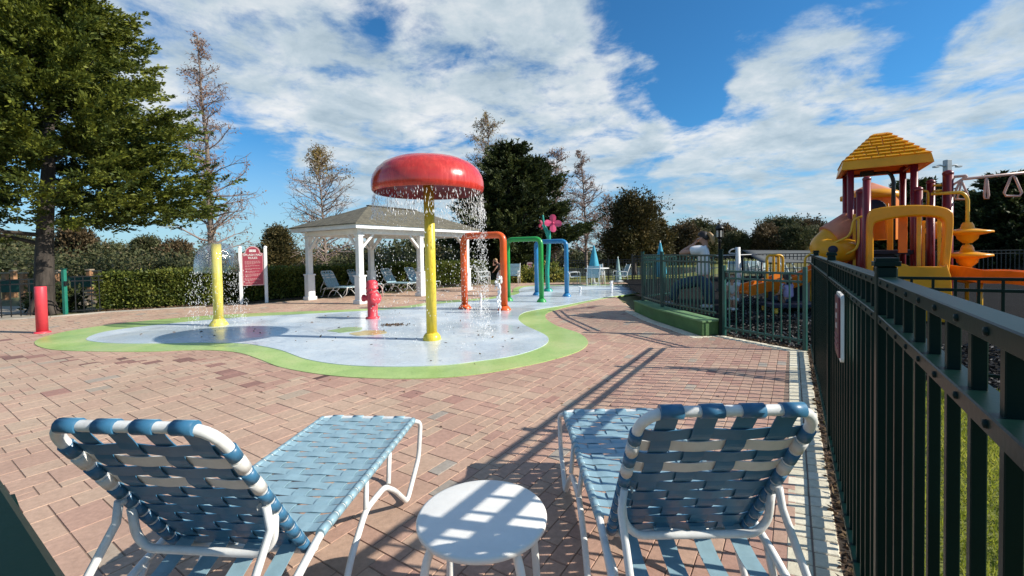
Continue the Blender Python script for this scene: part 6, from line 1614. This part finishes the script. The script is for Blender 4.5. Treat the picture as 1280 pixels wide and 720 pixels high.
    for s in 'LR':
        sh, el = P[s + 'shoulder'], P[s + 'elbow']; ch.append([('chest', P['chest']), (s + 'sh', sh), (s + 'ua', lerp(sh, el, sleeve * .6)), (s + 'ue', lerp(sh, el, sleeve))]); rd.update({s + 'sh': (.072 * q,) * 2, s + 'ua': (.064 * q,) * 2, s + 'ue': (.062 * q,) * 2})
    rd = {a: tuple(x * fat for x in b) for a, b in rd.items()}; V_, E, Rr, nm_ = graph(ch, rd); skin(top_name, M[top_m], t, V_, E, Rr, nm_['chest'], sub)
    ch = [[('pelvis', P['pelvis']), ('waist', lerp(P['pelvis'], P['chest'], .22))]]; rd = dict(pelvis=(.135 * q, .112 * q), waist=(.124 * q, .10 * q))
    for s in 'LR':
        hp_, kn, an = P[s + 'hip'], P[s + 'knee'], P[s + 'ankle']
        c = [('pelvis', P['pelvis']), (s + 'hp', hp_), (s + 'th', lerp(hp_, kn, .5)), (s + 'kn', lerp(hp_, kn, .8) if shorts else kn)]
        rd.update({s + 'hp': (.102 * q,) * 2, s + 'th': (.088 * q,) * 2, s + 'kn': ((.076 if shorts else .068) * q,) * 2})
        if not shorts: c += [(s + 'ca', lerp(kn, an, .4)), (s + 'an', lerp(kn, an, .92))]; rd.update({s + 'ca': (.064 * q,) * 2, s + 'an': (.054 * q,) * 2})
        ch.append(c)
    rd = {a: tuple(x * (fat_leg or fat) for x in b) for a, b in rd.items()}; V_, E, Rr, nm_ = graph(ch, rd); skin(leg_name, M[leg_m], t, V_, E, Rr, nm_['pelvis'], sub)
    for s in 'LR':
        an, to = Vector(P[s + 'ankle']), Vector(P[s + 'toe']); d = (to - an); d.z = 0; d = d.normalized() if d.length > .01 else Vector((-1, 0, 0))
        MB().tube([to - d * .16 * q + Vector((0, 0, .018 * q)), to - d * .10 * q + Vector((0, 0, .020 * q)), to + Vector((0, 0, .012 * q)), to + d * .05 * q + Vector((0, 0, .008 * q))], [.028 * q, .040 * q, .038 * q, .018 * q], 10).build('shoe', M['shoe'], t)
    return t
# woman at the fence, seen from behind and to the side, photographing something to the left
wd = 8.75; w0 = D(887, 388, wd); wz = float(play_z(w0.x, w0.y))
def wj(px, py, dy=0): p = D(px, py, wd); return (p.x - w0.x, dy, p.z - wz)
Jw = dict(pelvis=wj(880, 349), chest=wj(881, 318), neck=wj(882.5, 306), head=wj(880.5, 298), face=(-1, .15, .02),
          Lshoulder=wj(878, 310.5, .16), Lelbow=wj(859, 315, .20), Lwrist=wj(871, 304, .10), Rshoulder=wj(880, 311, -.16), Relbow=wj(858, 317, -.18), Rwrist=wj(870, 306, -.07),
          Lhip=wj(878, 352, .09), Lknee=wj(852, 358, .10), Lankle=wj(844, 379, .10), Ltoe=wj(838, 382.5, .10), Rhip=wj(883, 352, -.08), Rknee=wj(887, 370, -.07), Rankle=wj(887.5, 388, -.06), Rtoe=wj(881, 390.5, -.06))
for kk in ('Lankle', 'Ltoe', 'Rankle', 'Rtoe'):
    v = list(Jw[kk]); v[2] = .065 if 'ankle' in kk else .02; Jw[kk] = tuple(v)
Jw['Lankle'] = (Jw['Lankle'][0] + .05, .1, .07); Jw['Ltoe'] = (Jw['Lankle'][0] - .13, .1, .025)
for kk in Jw:
    if kk != 'face': Jw[kk] = (Jw[kk][0] * 1.15, Jw[kk][1] * 1.2, Jw[kk][2])
person('woman in white T-shirt and jeans at the green fence, arms raised to her face', (w0.x, w0.y, wz), R(-30), Jw, 'tee', 'jeans', 'hair_dark', 1.14, pony='hair_blond', fat=1.36, fat_leg=1.45, sleeve=.55, leg_name='jeans', top_name='t_shirt')
# toddler bending over behind the gate panel
c0 = D(917, 386, 8.3); cz = float(play_z(c0.x, c0.y)); S_ = .62
def cj(x, z, y=0): return (x * S_, y * S_, z * S_)
Jc = dict(pelvis=cj(.06, .46), chest=cj(-.0, .78), neck=cj(-.03, .93), head=cj(-.05, 1.06), face=(-1, -.4, -.2), Lshoulder=cj(-.01, .85, .15), Lelbow=cj(-.06, .64, .2), Lwrist=cj(-.16, .50, .16), Rshoulder=cj(-.01, .85, -.15), Relbow=cj(-.05, .63, -.2), Rwrist=cj(-.16, .52, -.16),
          Lhip=cj(.05, .44, .08), Lknee=cj(-.03, .26, .09), Lankle=cj(.03, .07, .09), Ltoe=cj(-.09, .03, .09), Rhip=cj(.05, .44, -.08), Rknee=cj(-.05, .26, -.09), Rankle=cj(-.02, .07, -.09), Rtoe=cj(-.14, .03, -.1))
person('small child in pale grey top standing behind the gate pickets', (c0.x, c0.y, cz), R(20), Jc, 'greyshirt', 'greyshirt', 'hair_blond', .74, True, leg_name='shorts')
# child seated on the low platform, back to us
c1 = D(986, 368, 7.95); S2 = .66; zs = .375
def sj(x, z, y=0): return (x * S2, y * S2, z * S2)
Js = dict(pelvis=sj(0, .10), chest=sj(-.03, .42), neck=sj(-.04, .58), head=sj(-.06, .70), face=(-1, .6, 0), Lshoulder=sj(-.04, .50, .15), Lelbow=sj(-.14, .28, .2), Lwrist=sj(-.30, .22, .12), Rshoulder=sj(-.04, .50, -.15), Relbow=sj(-.12, .26, -.2), Rwrist=sj(-.28, .20, -.12),
          Lhip=sj(-.04, .09, .08), Lknee=sj(-.38, .12, .11), Lankle=sj(-.42, -.24, .11), Ltoe=sj(-.54, -.28, .11), Rhip=sj(-.04, .09, -.08), Rknee=sj(-.36, .12, -.11), Rankle=sj(-.38, -.24, -.11), Rtoe=sj(-.5, -.28, -.11))
person('dark haired child in a lavender top sitting on the low dark platform', (c1.x, c1.y, zs), R(-70), Js, 'lavender', 'jeans', 'hair_dark', .78, hair_long=True)
# person in black by the orange arch
c2 = G(624, 358.5); S3 = .70
def bj(x, z, y=0): return (x * S3, y * S3, z * S3)
Jb = dict(pelvis=bj(.05, .86), chest=bj(-.02, 1.25), neck=bj(-.10, 1.43), head=bj(-.17, 1.54), face=(-1, -.2, -.2), Lshoulder=bj(-.05, 1.35, .18), Lelbow=bj(-.30, 1.25, .2), Lwrist=bj(-.28, 1.48, .12), Rshoulder=bj(-.03, 1.35, -.18), Relbow=bj(-.22, 1.10, -.2), Rwrist=bj(-.34, .92, -.14),
          Lhip=bj(.04, .84, .09), Lknee=bj(-.12, .46, .10), Lankle=bj(-.05, .08, .1), Ltoe=bj(-.2, .03, .1), Rhip=bj(.06, .84, -.09), Rknee=bj(.04, .45, -.1), Rankle=bj(.22, .10, -.1), Rtoe=bj(.10, .03, -.1))
person('person in a black top and pale shorts walking left beyond the orange arch', (c2.x, c2.y, 0), R(12), Jb, 'black_cloth', 'tee', 'hair_blond', .72, True, leg_name='shorts')
